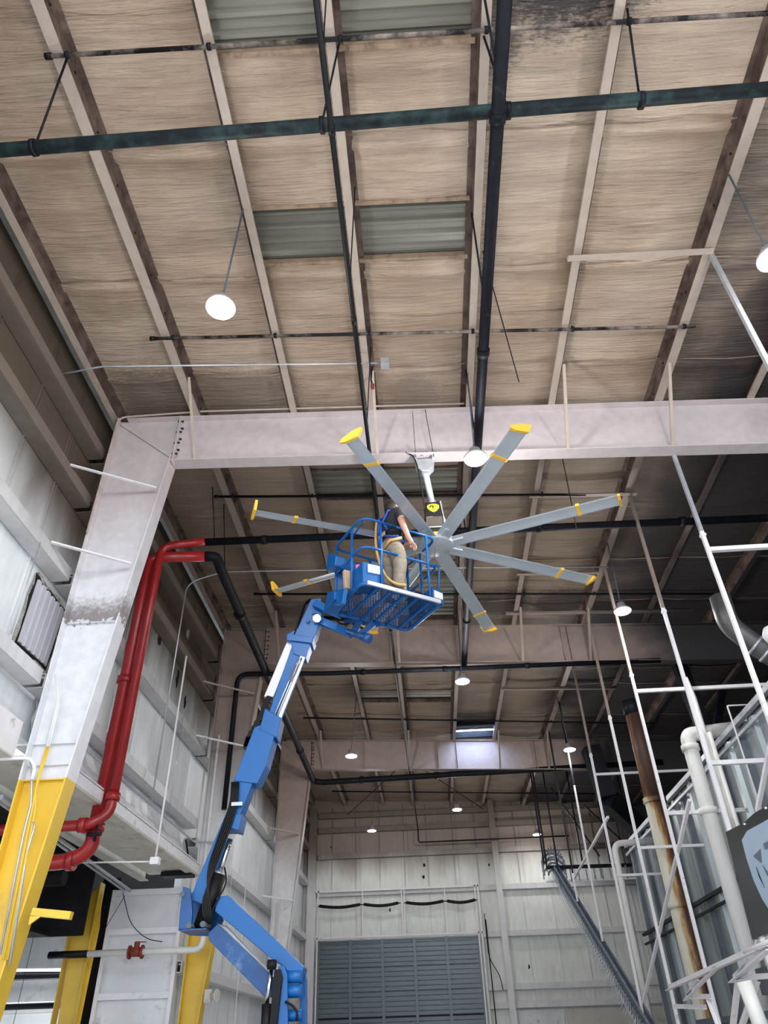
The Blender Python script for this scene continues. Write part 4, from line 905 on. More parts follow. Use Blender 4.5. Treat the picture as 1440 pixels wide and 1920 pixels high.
MB().hexa([Q(-.05, -.27, .98), Q(.05, -.27, .98), Q(.05, -.2, .98), Q(-.05, -.2, .98), Q(-.05, -.29, 1.22), Q(.05, -.29, 1.22), Q(.05, -.2, 1.22), Q(-.05, -.2, 1.22)]).build('pouch', 'harnessblue', worker, bevel=.02)
b = MB().tube([Q(-.15, .02, .80), Q(-.14, .15, .86), Q(.0, .225, .92)], .022, 6); b.build('thigh_strap', 'strap', worker)
ly = [Q(-.18, -.08, 1.36), Q(-.2, -.09, 1.1), Q(-.2, -.08, .8), Q(-.18, -.02, .5), Q(-.17, .07, .25), Q(-.12, .19, .08), Q(-.02, .30, .03)]
b = MB().tube(bend(ly, .15), .018, 8); t = b.build('lanyard', 'strap'); tag(t, 'tan safety lanyard hanging from the back of the worker to the basket floor', 'lanyard')

# ------------------------------------------------------------------ left side: ledge beam, side room
t = thing('ledge_beam', 'wide white ledge beam along the left wall below the red pipes', 'beam', (-4.6, 8.4, 4.4))
MB().box(-4.72, -4.55, 8.35, 15.35, 4.40, 4.43).box(-5.55, -4.72, 8.35, 15.35, 4.46, 4.48).build('soffit', 'cream', t)
MB().box(-4.56, -4.545, 8.35, 15.35, 4.43, 4.58).box(-4.78, -4.70, 8.35, 15.35, 4.58, 4.60).box(-4.95, -4.55, 8.35, 15.35, 4.60, 4.62).build('fascia', 'whitepaint', t)
MB().box(-5.72, -5.55, 8.35, 15.35, 4.35, 4.37).box(-5.64, -5.62, 8.35, 15.35, 4.37, 4.75).build('inner_flange', 'cream', t)
t = thing('ledge_beam', 'white ledge beam left of the nearest column, cut by the left edge', 'beam', (-4.7, 3, 4.4))
MB().box(-4.80, -4.70, 2, 8.0, 4.35, 4.75).build('fascia', 'whitepaint', t)
MB().box(-5.5, -4.70, 2, 8.0, 4.33, 4.35).build('soffit', 'cream', t)
t = MB().tube([(-4.68, 8.35, 5.0), (-4.68, 15.2, 5.0), (-4.3, 15.3, 5.0)], .018, 8).build('conduit', 'galv'); tag(t, 'grey conduit along the left wall above the white ledge', 'conduit')
t = MB().tube([(-4.66, -1, 5.05), (-4.66, 8.0, 5.05)], .02, 8).build('conduit', 'whitepaint'); tag(t, 'white conduit on the left wall below the torn opening', 'conduit')
# crumpled plastic sheet on the ledge
bm = MB(); rows = []
rnd = random.Random(5)
for i in range(36):
    y = 8.5+i*.19; rows.append([bm.bm.verts.new((-4.93+.10*k/4+rnd.uniform(-.02, .02), y+rnd.uniform(-.05, .05), 5.25-.62*k/4+rnd.uniform(-.05, .05)*(1 if k else .4))) for k in range(5)])
for a, c in zip(rows, rows[1:]):
    for k in range(4): bm.bm.faces.new([a[k], a[k+1], c[k+1], c[k]])
t = bm.build('plastic_sheet', 'dirtywhite'); sm = t.modifiers.new('solid', 'SOLIDIFY'); sm.thickness = .006
tag(t, 'crumpled pale plastic sheet draped on the wall above the white ledge', 'sheet')
# conduits on nearest column
def C1(x, y): return px(Y_, x, y, 8.02)
b = thing('column_conduits', 'bundle of conduits climbing the face of the nearest yellow column', 'conduit', C1(60, 1500))
for k, (pts, mt) in enumerate([([(0, 1790), (45, 1560), (58, 1510), (60, 1450), (57, 1425)], 'galv'), ([(6, 1800), (52, 1560), (66, 1490), (72, 1455), (88, 1400)], 'yellow'), ([(14, 1800), (58, 1560), (66, 1520), (67, 1480), (76, 1450), (92, 1400)], 'yellow'),
                              ([(18, 1810), (50, 1600), (65, 1550), (61, 1540)], 'galv')]):
    MB().tube([C1(*p) for p in pts], .013, 8).build('tube', mt, b)
MB().tube([C1(88, 1400), C1(110, 1310), C1(103, 1265)], .012, 8).tube([C1(92, 1400), C1(113, 1310)], .012, 8).build('tube', 'whitepaint', b)
t = MB().tube(bend([px(Y_, -40, 1425, 8.0), px(Y_, 58, 1421, 8.0), px(Y_, 66, 1440, 8.0), px(Y_, 60, 1462, 8.0)], .1), .022, 8).build('conduit', 'whitepaint'); tag(t, 'white conduit bending down at the top of the yellow paint', 'conduit')
t = thing('arm_bracket', 'short yellow bracket arm sticking out of the nearest yellow column', 'bracket', px(Y_, 60, 1712, 8.1))
MB().bar(px(Y_, 62, 1710, 8.08), px(Y_, 134, 1717, 8.08), .07, .07).build('arm', 'yellow', t)
g = [px(Y_, 56, 1718, 8.0), px(Y_, 76, 1718, 8.0), px(Y_, 53, 1735, 8.0)]
MB().prism(g, (0, .02, 0)).build('gusset', 'yellow', t)
# second yellow column (side room) and white partition
def pr(x, y, Yq): return px(Y_, x, y, Yq)
t = thing('yellow_column', 'yellow column with a slanted top behind the nearest column', 'column', (-6.7, 15.3, 0))
o = [pr(193, 1656, 15.2), pr(186, 1740, 15.2), pr(150, 1920, 15.2)]; l = [pr(107, 1925, 15.2), pr(140, 1712, 15.2), pr(146, 1704, 15.2), pr(158, 1688, 15.2)]
base_l = l[0].copy(); base_r = o[2].copy()
P_ = o[:1]+[o[1]]+[Vector((base_r.x-.05, 15.2, 0)), Vector((base_l.x-.05, 15.2, 0)), l[0], l[1], l[2], l[3]]
MB().prism(P_, (0, .02, 0)).build('web', 'yellow', t)
MB().bar(o[0]+Vector((0, .0, 0)), Vector((base_r.x-.05, 15.2, 0)), .02, .22, (0, 1, 0)).build('flange', 'yellow', t)
MB().bar(l[1], Vector((base_l.x-.05, 15.2, 0)), .02, .22, (0, 1, 0)).build('flange', 'yellow', t)
t = thing('partition', 'white sheet partition between the two rear yellow columns', 'partition', (-5.5, 15.5, 0))
z1 = 4.22
MB().box(-6.2, -4.82, 15.5, 15.53, 0, z1).build('sheet', 'dirtywhite', t)
for z in (4.12, 3.45, 2.42, 1.2): MB().box(-6.2, -4.82, 15.40, 15.5, z, z+.1).build('rail', 'whitepaint', t)
for x in (-6.24, -4.86): MB().box(x, x+.07, 15.38, 15.5, 0, z1).build('edge_post', 'whitepaint', t)
t = thing('valve_pipe', 'white pipe with a rusty red valve crossing in front of the white partition', 'pipe', (-6.5, 15.1, 3.2))
a_ = pr(92, 1790, 14.8); c_ = pr(372, 1782, 14.8); zq = (a_.z+c_.z)/2
MB().tube([(a_.x, 14.8, zq), (pr(165, 1788, 14.8).x, 14.8, zq)], .06, 12).build('dark_end', 'hose', t)
MB().tube(bend([(pr(165, 1788, 14.8).x, 14.8, zq), (c_.x+.05, 14.8, zq), (c_.x+.08, 14.8, zq+.5)], .14), .055, 12).build('run', 'whitepipe', t)
v = pr(255, 1784, 14.8)
vb = MB().tube([(v.x-.13, 14.8, zq), (v.x-.10, 14.8, zq)], .11, 14).tube([(v.x+.10, 14.8, zq), (v.x+.13, 14.8, zq)], .11, 14).tube([(v.x-.11, 14.8, zq), (v.x+.11, 14.8, zq)], .075, 14).tube([(v.x, 14.8, zq), (v.x, 14.8, zq+.16)], .05, 10).build('valve', 'rustred', t)
MB().bar((v.x-.02, 14.8, zq+.16), (v.x+.16, 14.8, zq+.15), .03, .015).build('lever', 'rustred', vb)
# side room: dark ceiling, duct, far wall
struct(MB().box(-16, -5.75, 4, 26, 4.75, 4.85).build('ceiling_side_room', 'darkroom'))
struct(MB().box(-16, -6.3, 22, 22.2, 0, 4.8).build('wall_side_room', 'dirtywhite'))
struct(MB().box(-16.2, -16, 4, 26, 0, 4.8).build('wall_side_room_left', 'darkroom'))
t = MB().box(-16, -6.3, 14.5, 14.55, 3.35, 4.75).box(-16, -6.9, 13.8, 14.5, 3.35, 3.40).build('dark_area_baffle', 'black'); tag(t, 'black sheet baffle filling the dark area under the side room roof', 'baffle')  # plain black sheet stands for the dark area under the roof
t = MB().box(-6.62, -6.27, 15.75, 15.8, 0, 4.5).build('dark_gap_panel', 'black'); tag(t, 'narrow black panel added for the dark clutter between the slanted column and white partition', 'baffle')  # added black panel, stands in for dark clutter seen through the gap
t = MB().tube([(-16, 13.0, 3.95), (-6.1, 12.9, 4.0)], .12, 18).build('dark_duct', 'hose'); tag(t, 'fat black pipe ending in mid air behind the nearest yellow column', 'pipe')
for n, (ya, za, yb_, zb_, lb) in enumerate([(13.4, 4.1, 14.3, 4.3, 'dark steel beam under the side room roof, upper one'), (18.0, 3.1, 18.4, 3.1, 'black pipe crossing the side room behind the yellow column, upper one'), (18.4, 2.55, 18.4, 2.55, 'black pipe crossing the side room behind the yellow column, lower one')]):
    t = MB().tube([(-16, ya, za), (-6.9, yb_, zb_)], .07, 10).build('dark_pipe', 'blacksteel'); tag(t, lb, 'pipe')
for z in (1.2, 1.9, 2.6, 3.3):
    t = MB().box(-15.9, -6.4, 21.9, 22.0, z, z+.08).build('side_wall_rail', 'girt'); tag(t, 'pale rail on the far wall of the side room, %s' % {1.2: 'lowest', 1.9: 'second from below', 2.6: 'third from below', 3.3: 'highest'}[z], 'rail', 'side room rails')
for n, (a, c) in enumerate([((-9.4, 1.1), (-8.2, 3.2)), ((-9.8, .8), (-9.0, 2.6))]):
    t = MB().bar((a[0], 21.6, a[1]), (c[0], 21.6, c[1]), .06, .06, (0, 1, 0)).build('side_brace', 'girt'); tag(t, ['diagonal brace in the side room, right one', 'diagonal brace in the side room, left one'][n], 'brace')
for n, (a, c) in enumerate([((-9.6, 18.2, 3.25), (-7.6, 18.2, 3.2)), ((-8.8, 17.5, 1.55), (-7.6, 17.5, 1.4)), ((-7.9, 18.2, 2.6), (-7.2, 18.2, 2.6))]):
    t = thing('strip_light', ['lit strip light seen under the black pipe of the side room', 'lit strip light low in the side room beside the yellow column', 'small lit strip light right of the slanted yellow column'][n], 'lamp', a)
    MB().bar(a, c, .08, .04).build('housing', 'whitepaint', t)
    for f_ in (.1, .9):
        h_ = Vector(a).lerp(Vector(c), f_); MB().tube([h_, (h_.x, h_.y, 4.75)], .006, 5).build('hanger', 'blacksteel', t)
    MB().tube([Vector(a)-Vector((0, 0, .045)), Vector(c)-Vector((0, 0, .045))], .022, 8).build('tube', 'tube', t)
t = MB().box(-9.0, -8.7, 14.0, 14.2, 1.8, 2.6).tube([(-8.85, 14.1, 2.6), (-8.85, 14.1, 3.4)], .14, 12).build('hanging_heater', 'blacksteel'); tag(t, 'black box on a fat black drop pipe beside the nearest yellow column', 'heater')
ld = bpy.data.lights.new('side_room_light', 'AREA'); ld.shape = 'RECTANGLE'; ld.size = 3; ld.size_y = .2; ld.energy = 220; ld.color = (.9, .96, 1)
lo = bpy.data.objects.new('side_room_light', ld); COL.objects.link(lo); lo.location = (-9.5, 18.6, 3.15)
# dark thin pipes under ledge
t = MB().tube([(-5.3, 9, 4.2), (-5.9, 15.4, 4.2)], .03, 8).tube([(-5.42, 9, 4.2), (-6.02, 15.4, 4.2)], .02, 8).build('thin_pipes', 'galv'); tag(t, 'pair of thin grey pipes under the white ledge, above the slanted yellow column', 'pipe')
t = thing('wall_horn', 'small round beige horn on the third yellow column', 'horn', pr(396, 1870, 15.2))
c_ = pr(396, 1868, 15.2); MB().box(c_.x-.1, c_.x+.02, 15.1, 15.2, c_.z-.1, c_.z+.1).build('base', 'cream', t)
MB().lathe((c_.x+.04, 15.05, c_.z), [(.05, 0), (.05, .06), (.1, .1), (.1, .12)], 14, (1, -.3, 0)).build('bell', 'cream', t)

# torn opening in the left wall
t = thing('torn_opening', 'torn opening in the left wall liner showing ribbed metal behind', 'opening', px(X_, 75, 1170, -4.93))
XC = -4.93
cor = [px(X_, 68, 1087, XC), px(X_, 117, 1147, XC), px(X_, 83, 1250, XC), px(X_, 30, 1203, XC)]
def rag(c, grow, jit, seed, n=9):
    r_ = random.Random(seed); cen = sum(c, Vector())/4; out = []
    for i in range(4):
        a, d = c[i], c[(i+1) % 4]
        for k in range(n): p = a.lerp(d, k/n); q = cen+(p-cen)*(grow+r_.uniform(-jit, jit)); out.append(Vector((XC, q.y, q.z)))
    return out
MB().prism([p+Vector((-.0, 0, 0)) for p in rag(cor, 1.22, .08, 1)], (.008, 0, 0)).build('torn_liner', 'torn', t)
MB().prism([p+Vector((.009, 0, 0)) for p in rag(cor, 1.10, .06, 2)], (.006, 0, 0)).build('dark_edge', 'black', t)
b = MB(); n = 6
for k in range(n):
    f0, f1 = k/n, (k+.55)/n
    a0, a1 = cor[0].lerp(cor[1], f0), cor[0].lerp(cor[1], f1); c0, c1 = cor[3].lerp(cor[2], f0), cor[3].lerp(cor[2], f1); e1 = cor[0].lerp(cor[1], (k+1)/n); g1 = cor[3].lerp(cor[2], (k+1)/n)
    o_ = Vector((.017, 0, 0)); o2 = Vector((.034, 0, 0))
    b.prism([a0+o_, a1+o_, c1+o_, c0+o_], (.03, 0, 0)); b.prism([a1+o_, e1+o_, g1+o_, c1+o_], (.008, 0, 0))
b.build('ribbed_metal', 'coversilver', t)
# dark tears in liner
for n, (x, y, s_) in enumerate([(300, 1196, 1), (333, 1272, 1.2), (347, 1315, .8), (353, 1185, 1.3)]):
    c_ = px(X_, x, y, -4.94); r_ = random.Random(n)
    P_ = [(-4.945, c_.y+math.cos(a)*.07*s_*r_.uniform(.5, 1.3), c_.z+math.sin(a)*.17*s_*r_.uniform(.5, 1.2)) for a in [2*PI*k/9 for k in range(9)]]
    t = MB().prism(P_, (.012, 0, 0)).build('liner_tear', 'black' if n != 3 else 'torn'); tag(t, ['small dark tear in the left wall beyond the red pipes, upper', 'long dark tear in the left wall beyond the red pipes, middle', 'small dark tear in the left wall beyond the red pipes, lowest', 'pale torn patch high on the left wall beyond the red pipes'][n], 'tear')

# ------------------------------------------------------------------ back wall: roller door and its frame
d = thing('roller_door', 'grey ribbed roller door in the back wall', 'door', (-1.3, 30.8, 0))
x0, x1, zt = -4.28, 1.66, 4.93
b = MB(); z = 0.0
while z < zt-.01:
    b.box(x0, x1, 30.86, 30.90, z+.02, min(z+.13, zt)); b.box(x0, x1, 30.88, 30.92, z, z+.02); z += .15
b.build('slats', 'door', d)
nv = 5
for k in range(nv+1):
    xx = x0+(x1-x0)*k/nv; MB().box(xx-.05, xx+.05, 30.76, 30.86, 0, zt).build('stile', 'door', d)
for z in (.9, 1.9, 2.55, 3.35, 4.1, zt-.03): MB().box(x0, x1, 30.80, 30.86, z-.03, z+.02).build('seam_rail', 'blacksteel' if z == 2.55 else 'door', d)
tf = thing('door_track_frame', 'white track frame rising above the grey roller door', 'frame', (-1.3, 30.6, 0))
for x in (-4.45, -4.32, 1.68, 1.8): MB().bar((x, 30.65, 0), (x, 30.65, 6.65), .05, .05).build('upright', 'whitepaint', tf)
for x in (-2.62, -1.12, -1.02, .52): MB().bar((x, 30.65, 5.0), (x, 30.65, 6.6), .04, .04).build('upright', 'whitepaint', tf)
MB().bar((-4.5, 30.65, 6.55), (1.85, 30.65, 6.55), .05, .06).build('head_rail', 'whitepaint', tf)
MB().bar((-4.5, 30.65, 5.0), (1.85, 30.65, 5.0), .05, .05).build('lower_rail', 'whitepaint', tf)
for n, (xa, xb) in enumerate([(-4.25, -2.7), (-2.55, -1.25), (-.95, .45), (.6, 1.65)]):
    pts = [(xa+(xb-xa)*k/8, 30.5, 6.05-.07*math.sin(PI*k/8)) for k in range(9)]
    MB().tube(pts, .055, 10).tube([(xa-.08, 30.65, 6.06), (xa, 30.5, 6.05)], .02, 6).tube([(xb+.08, 30.65, 6.06), (xb, 30.5, 6.05)], .02, 6).build('black_roll', 'hose', tf)
t = MB().tube(bend([(1.95, 30.6, 5.6), (1.96, 30.6, 4.2), (2.3, 30.6, 3.6), (2.35, 30.6, 3.2)], .2), .015, 6).tube([(1.98, 30.6, 5.4), (2.0, 30.6, 0)], .02, 6).build('hanging_cable', 'hose'); tag(t, 'black cable hanging to the right of the roller door', 'cable')
for n, (x, z) in enumerate([(-.2, 7.4), (2.35, 7.3), (-.25, 7.0), (-3.9, 8.2), (3.4, 3.9), (-1.6, 5.9)]):
    r_ = random.Random(n+20)
    t = MB().prism([(x+math.cos(a)*.04*r_.uniform(.3, 1.4), 30.985, z+math.sin(a)*.07*r_.uniform(.3, 1.4)) for a in [2*PI*k/8 for k in range(8)]], (0, .012, 0)).build('liner_tear', 'black')
    tag(t, 'small dark tear in the back wall liner, %s' % ['above the middle of the door', 'beside the tall post near the top', 'just below the other central tear', 'at the far upper left', 'low, right of the tall post', 'between the hanging black rolls'][n], 'tear')
# lower right of back wall: patch panels
t = MB().box(2.8, 4.4, 30.9, 30.97, 0, 2.6).build('ribbed_patch', 'dirtywhite'); tag(t, 'dirty white patch panel low on the back wall beside the tall post', 'panel')
t = MB().box(4.5, 9.5, 30.88, 30.97, 0, 2.6).build('block_panel', 'cream'); tag(t, 'cream panel low on the back wall behind the conveyor', 'panel')

# ------------------------------------------------------------------ right side
POSTS = [(5.5, 'post at the right edge with a dark upper end, nearest of the row', 2.2), (8.27, 'tall white post bolted under the nearest beam', 0), (10.4, 'second tall white post from the nearest beam', 0), (12.85, 'white post passing just behind the right hand lamp', 0), (15.0, 'fourth white post of the row, left of the rusty pipe', 0), (17.4, 'fifth white post, left end of the highest far crossbar', 0), (20.0, 'sixth slender white post standing on the conveyor', 3.5), (22.4, 'seventh dark post above the conveyor', 4.7), (24.8, 'farthest dark post above the conveyor', 5.9)]
for k, (y, lb, zb_) in enumerate(POSTS):
    zt_ = rbot(4)-.02 if k == 1 else roofz(4)
    zs_ = 8.3 if 0 < k < 7 else (6.6 if k >= 7 else 8.2)
    t = thing('support_post', lb, 'post', (4.0, y, zb_), 'white support posts')
    wd = .05 if k < 6 else .045
    MB().bar((4.0, y, zb_), (4.0, y, zs_-1.2), wd, wd).build('lower_length', 'whitepaint', t)
    MB().bar((4.0, y, zs_-1.2), (4.0, y, zt_), wd, wd).build('upper_length', 'galv' if k in (0, 1) else 'purlin2' if k < 6 else 'blacksteel', t)
    if 0 < k < 6: MB().box(3.965, 4.035, y-.035, y+.035, 7.02, 7.06).build('coupler', 'whitepaint', t)
def xbar(x0, x1, y, z, lb, w=.06):
    t = MB().bar((x0, y, z), (x1, y, z), w, w).build('crossbar', 'whitepaint'); tag(t, lb, 'bar', 'white crossbars')
xbar(4.02, 6.5, 8.27, 6.80, 'highest white crossbar, cut by the right edge')
xbar(4.02, 6.6, 12.85, 6.73, 'long upper white crossbar left of the booth roof')
xbar(4.02, 6.3, 17.4, 6.6, 'thin upper white crossbar farthest from the camera', .05)
xbar(4.02, 6.0, 10.4, 4.63, 'white crossbar ending behind the highest edge of the booth panels')
xbar(4.02, 5.75, 12.85, 4.58, 'white crossbar in front of the booth panels, second nearest')
xbar(4.02, 6.0, 15.0, 4.5, 'white crossbar in front of the rusty pipe, third nearest', .05)
xbar(4.02, 6.2, 17.4, 4.45, 'lowest white crossbar, farthest of the lower ones', .05)
xbar(4.02, 5.6, 5.5, 4.63, 'near white crossbar at the right edge below the booth roof')
def diag(a, c, lb):
    t = MB().bar(a, c, .05, .05).build('diagonal_brace', 'whitepaint'); tag(t, lb, 'brace', 'white diagonals')
def onx(x, y, X=4.03): return px(X_, x, y, X)
diag(onx(1076, 1648), onx(1140, 1532), 'white diagonal rising from the top of the conveyor')
diag(onx(1206, 1880), onx(1293, 1500), 'long white diagonal crossing in front of the rusty pipe')
diag(px(X_, 1416, 1790, 4.3), px(X_, 1440, 1655, 4.3), 'short white diagonal beside the glossy sign')
diag(px(X_, 1420, 1520, 4.5), px(X_, 1446, 1390, 4.5), 'white diagonal on the upper booth panels at the right edge')
# booth with ribbed panels
bt = thing('spray_booth', 'tall grey ribbed panel booth on the right side', 'booth', (5.2, 14, 0))
BX = 5.25; ztop = 5.72
MB().box(BX+.04, BX+3.5, 4.0, 20.8, 0, ztop-.06).build('panel_wall', 'panel', bt)
y = 4.1; k = 0
while y < 20.7:
    b = MB(); b.prism([(BX+.04, y, 0), (BX-.03, y+.04, 0), (BX-.03, y+.16, 0), (BX+.04, y+.20, 0)], (0, 0, ztop-.1)); b.build('rib', 'ribdark' if k % 2 else 'panel', bt); y += .60; k += 1
MB().bar((BX-.03, 4, ztop), (BX-.03, 20.8, ztop), .09, .09).bar((BX-.06, 4, ztop-.22), (BX-.06, 20.8, ztop-.22), .05, .05).build('top_rail', 'galv', bt)
MB().bar((BX-.06, 4, 3.72), (BX-.06, 20.8, 3.68), .07, .06).bar((BX-.06, 4, 3.52), (BX-.06, 20.8, 3.48), .05, .04).build('mid_rail', 'blacksteel', bt)
y = 5.0
while y < 20: MB().box(BX-.06, BX+.1, y, y+.12, ztop-.02, ztop+.06).build('roof_bracket', 'galv', bt); y += 1.7
b = MB().tube(bend([(5.0, 11.55, 3.75), (5.0, 11.55, 5.88), (5.45, 11.55, 5.88)], .03), .014, 6); b.build('guard_hoop', 'whitepaint', bt)
# dark steelwork and equipment above the booth
for n, (a, c, w, lb) in enumerate([((6.8, 17, 5.8), (6.5, 17, 9.2), .3, 'dark steel duct rising above the booth'), ((5.6, 14.5, 5.8), (7.6, 17.5, 8.6), .16, 'dark slanting beam above the booth, lower one'), ((6.2, 12.5, 7.2), (8.6, 16, 9.1), .16, 'dark slanting beam above the booth, upper one'),
                               ((5.2, 22.5, 8.9), (5.4, 22.5, 7.4), .5, 'dark square duct hanging before the third beam'), ((5.4, 22.5, 7.4), (7.6, 24.5, 5.9), .5, 'dark slanted duct reaching down behind the booth')]):
    t = MB().bar(a, c, w, w, (0, 1, 0)).build('dark_duct', 'blacksteel', None, .01); tag(t, lb, 'duct')
t = thing('vent_duct', 'grey jointed round duct in the dark upper right corner', 'duct', (5, 10.2, 6.4))
p_ = [px(Y_, 1350, 1120, 10.2), px(Y_, 1365, 1170, 10.2), px(Y_, 1400, 1198, 10.2), px(Y_, 1470, 1245, 10.2)]
MB().tube(bend(p_, .15), .16, 18).build('run', 'ductgrey', t)
for q in (.25, .55): 
    c_ = p_[2].lerp(p_[3], q); dd = (p_[3]-p_[2]).normalized(); MB().tube([c_-dd*.02, c_+dd*.02], .175, 18).build('joint_ring', 'galv', t)
t = MB().lathe(px(Y_, 1450, 1190, 9.0), [(.02, -.14), (.1, -.1), (.14, 0), (.1, .1), (.02, .14)], 18).build('round_float', 'whitepaint'); tag(t, 'white round vessel half cut by the right edge', 'vessel')
# rusty pipe
t = thing('rusty_stack', 'thick rust streaked white pipe rising behind the white posts', 'pipe', (4.6, 15.3, 0))
MB().tube([(4.6, 15.3, 0), (4.6, 15.3, 5.4)], .20, 24).build('lower_length', 'rustpipe', t)
MB().tube([(4.6, 15.3, 5.4), (4.6, 15.3, 7.5)], [.19, .17], 24).build('upper_length', 'rustpipe', t)
for z in (5.42, 3.55): MB().tube([(4.6, 15.3, z-.05), (4.6, 15.3, z+.05)], .225, 24).build('flange_ring', 'rustpipe', t)
MB().tube([(4.6, 15.3, 7.2), (4.58, 15.3, 7.5)], .19, 20).build('top_collar', 'blacksteel', t)
# white pipes
t = pipe('white_pipe', [(4.68, 12.8, 0), (4.68, 12.8, 5.86), (5.6, 12.95, 5.98)], .125, 'whitepipe', 'thick white pipe with an elbow into the top of the booth', rad=.12, seg=18, collars=[(0, .30), (0, .78), (0, .96)])
t = MB().tube([(4.92, 12.7, 0), (4.92, 12.7, 5.85)], .035, 12).tube([(5.04, 12.7, 0), (5.04, 12.7, 5.85)], .04, 12).tube([(4.98, 12.75, 1), (4.98, 12.75, 6.5), (4.93, 12.75, 6.9)], .045, 12).build('pipe_cluster', 'whitepipe'); tag(t, 'cluster of thin white pipes beside the thick white pipe', 'pipe')
t = MB().tube(bend([(4.3, 18.2, 0), (4.3, 18.2, 5.25), (5.3, 18.3, 5.3)], .2), .07, 14).build('white_pipe', 'whitepipe'); tag(t, 'slim white pipe bending over toward the far end of the booth', 'pipe')
t = MB().tube([(5.05, 21.2, 0), (5.05, 21.2, 4.9)], .05, 10).build('rust_pipe', 'rustred'); tag(t, 'thin rusty brown pipe at the far end of the booth', 'pipe')
# conveyor
cv = thing('conveyor', 'sloping chain conveyor with hanging hooks descending toward the right', 'conveyor', (4.0, 20, 0))
A0 = Vector((4.02, 25.3, 6.15)); A1 = Vector((4.0, 16.6, 1.7))
b = MB(); 
for dx in (-.06, .06): b.bar(A0+Vector((dx, 0, 0)), A1+Vector((dx, 0, 0)), .025, .07)
b.build('track', 'chain', cv)
b = MB(); n = 60
for k in range(n):
    p = A0.lerp(A1, k/n); b.box(p.x-.10, p.x+.10, p.y-.035, p.y+.035, p.z-.15, p.z-.06); b.tube([(p.x-.12, p.y, p.z-.1), (p.x-.12, p.y, p.z-.26), (p.x-.15, p.y, p.z-.30)], .010, 5)
b.build('chain_links', 'ribdark', cv)
b = MB()
for k in range(64):
    p = A0.lerp(A1, k/64); b.tube([(p.x-.17, p.y, p.z-.02), (p.x-.20, p.y, p.z-.20), (p.x-.16, p.y, p.z-.30), (p.x-.24, p.y-.02, p.z-.42)], .008, 4)
o = b.build('hooks', 'galv', cv); o['kind'] = 'stuff'
wh = MB()
for dz in (-.25, -.05, .12):
    for r_ in (.34, .20): wh.tube([A0+Vector((-.05+r_*math.cos(a), .1+.3*math.sin(a)*r_, dz+r_*.8*math.sin(a))) for a in [PI*k/10 for k in range(11)]], .03, 6)
    for k in range(8):
        a = PI*k/7; wh.bar(A0+Vector((-.05+.36*math.cos(a), .1, dz+.28*math.sin(a)-.12)), A0+Vector((-.05+.36*math.cos(a), .1, dz+.28*math.sin(a)+.05)), .04, .03)
for k in range(11):
    a = PI*k/10; wh.tube([A0+Vector((-.05+.32*math.cos(a), .1, .25+.30*math.sin(a))), A0+Vector((-.05+.18*math.cos(a), .1, .25+.15*math.sin(a)))], .02, 5)
wh.build('turn_wheel', 'chain', cv)
b = MB().bar(A0+Vector((-.3, 0, -.05)), A0+Vector((3.2, .2, -.05)), .08, .10).bar(A0+Vector((-.3, 0, .55)), A0+Vector((-.3, 0, -.05)), .03, .03); b.build('level_track', 'blacksteel', cv)
b = MB().bar(A0+Vector((-.35, .2, -.42)), A0+Vector((3.2, .2, -.42)), .04, .06); b.build('lower_rail', 'whitepaint', cv)
b = MB()
for k in range(12): p = A0+Vector((.2+.25*k, .1, -.05)); b.bar(p, p-Vector((0, 0, .38)), .04, .03)
b.build('drop_links', 'chain', cv)
for n, (xx, yy) in enumerate([(3.65, 25.2), (3.75, 25.4), (4.9, 25.4), (5.8, 25.5), (6.6, 25.45)]):
    t = MB().bar((xx, yy, roofz(xx)), (xx, yy, 6.2), .05, .05).build('hanger_bar', 'blacksteel'); tag(t, 'dark hanger bar above the level part of the conveyor, %s from the left' % ORD[n], 'bar', 'conveyor hangers')
for n, (a, c) in enumerate([((4.3, 8.6), (5.5, 6.4)), ((5.3, 8.0), (6.6, 6.5))]):
    t = MB().bar((a[0], 25.5, a[1]), (c[0], 25.5, c[1]), .045, .045, (0, 1, 0)).build('dark_brace', 'blacksteel'); tag(t, ['dark diagonal above the conveyor, left one', 'dark diagonal above the conveyor, right one'][n], 'brace')
# white angle truss, lower right
tr = thing('white_truss', 'white angle iron truss in the lower right corner', 'truss', onx(1300, 1850, 3.6))
def T3(x, y, X=3.6): return px(X_, x, y, X)
for nm, a, c, w in [('top_chord', (1255, 1857), (1450, 1772), .07), ('web_member', (1288, 1876), (1345, 1818), .06), ('web_member', (1305, 1838), (1290, 1872), .05), ('web_member', (1378, 1842), (1450, 1780), .08), ('web_member', (1402, 1798), (1384, 1840), .06),
                    ('vertical', (1382, 1842), (1372, 1930), .05), ('vertical', (1418, 1842), (1388, 1930), .045), ('bottom_chord', (1385, 1838), (1450, 1834), .05), ('web_member', (1300, 1872), (1336, 1872), .05), ('vertical', (1330, 1872), (1352, 1930), .05), ('bottom_chord', (1265, 1890), (1325, 1892), .05)]:
    MB().angle(T3(*a), T3(*c), w, .01).build(nm, 'whitepaint', tr)
MB().tube([T3(1395, 1785), T3(1450, 1762)], .02, 8).build('hand_rail', 'whitepaint', tr)
t = MB().tube([px(Y_, 1395, 1840, 9.5), px(Y_, 1440, 1960, 9.5)], .08, 16).build('white_pipe', 'whitepipe'); tag(t, 'white pipe slanting out of the bottom right corner', 'pipe')
t = MB().box(4.4, 5.2, 9.0, 12.0, 2.0, 2.3).box(4.3, 5.2, 11, 15, 1.75, 1.82).build('grating_platform', 'ribdark'); tag(t, 'dark grating platform behind the white truss', 'platform')
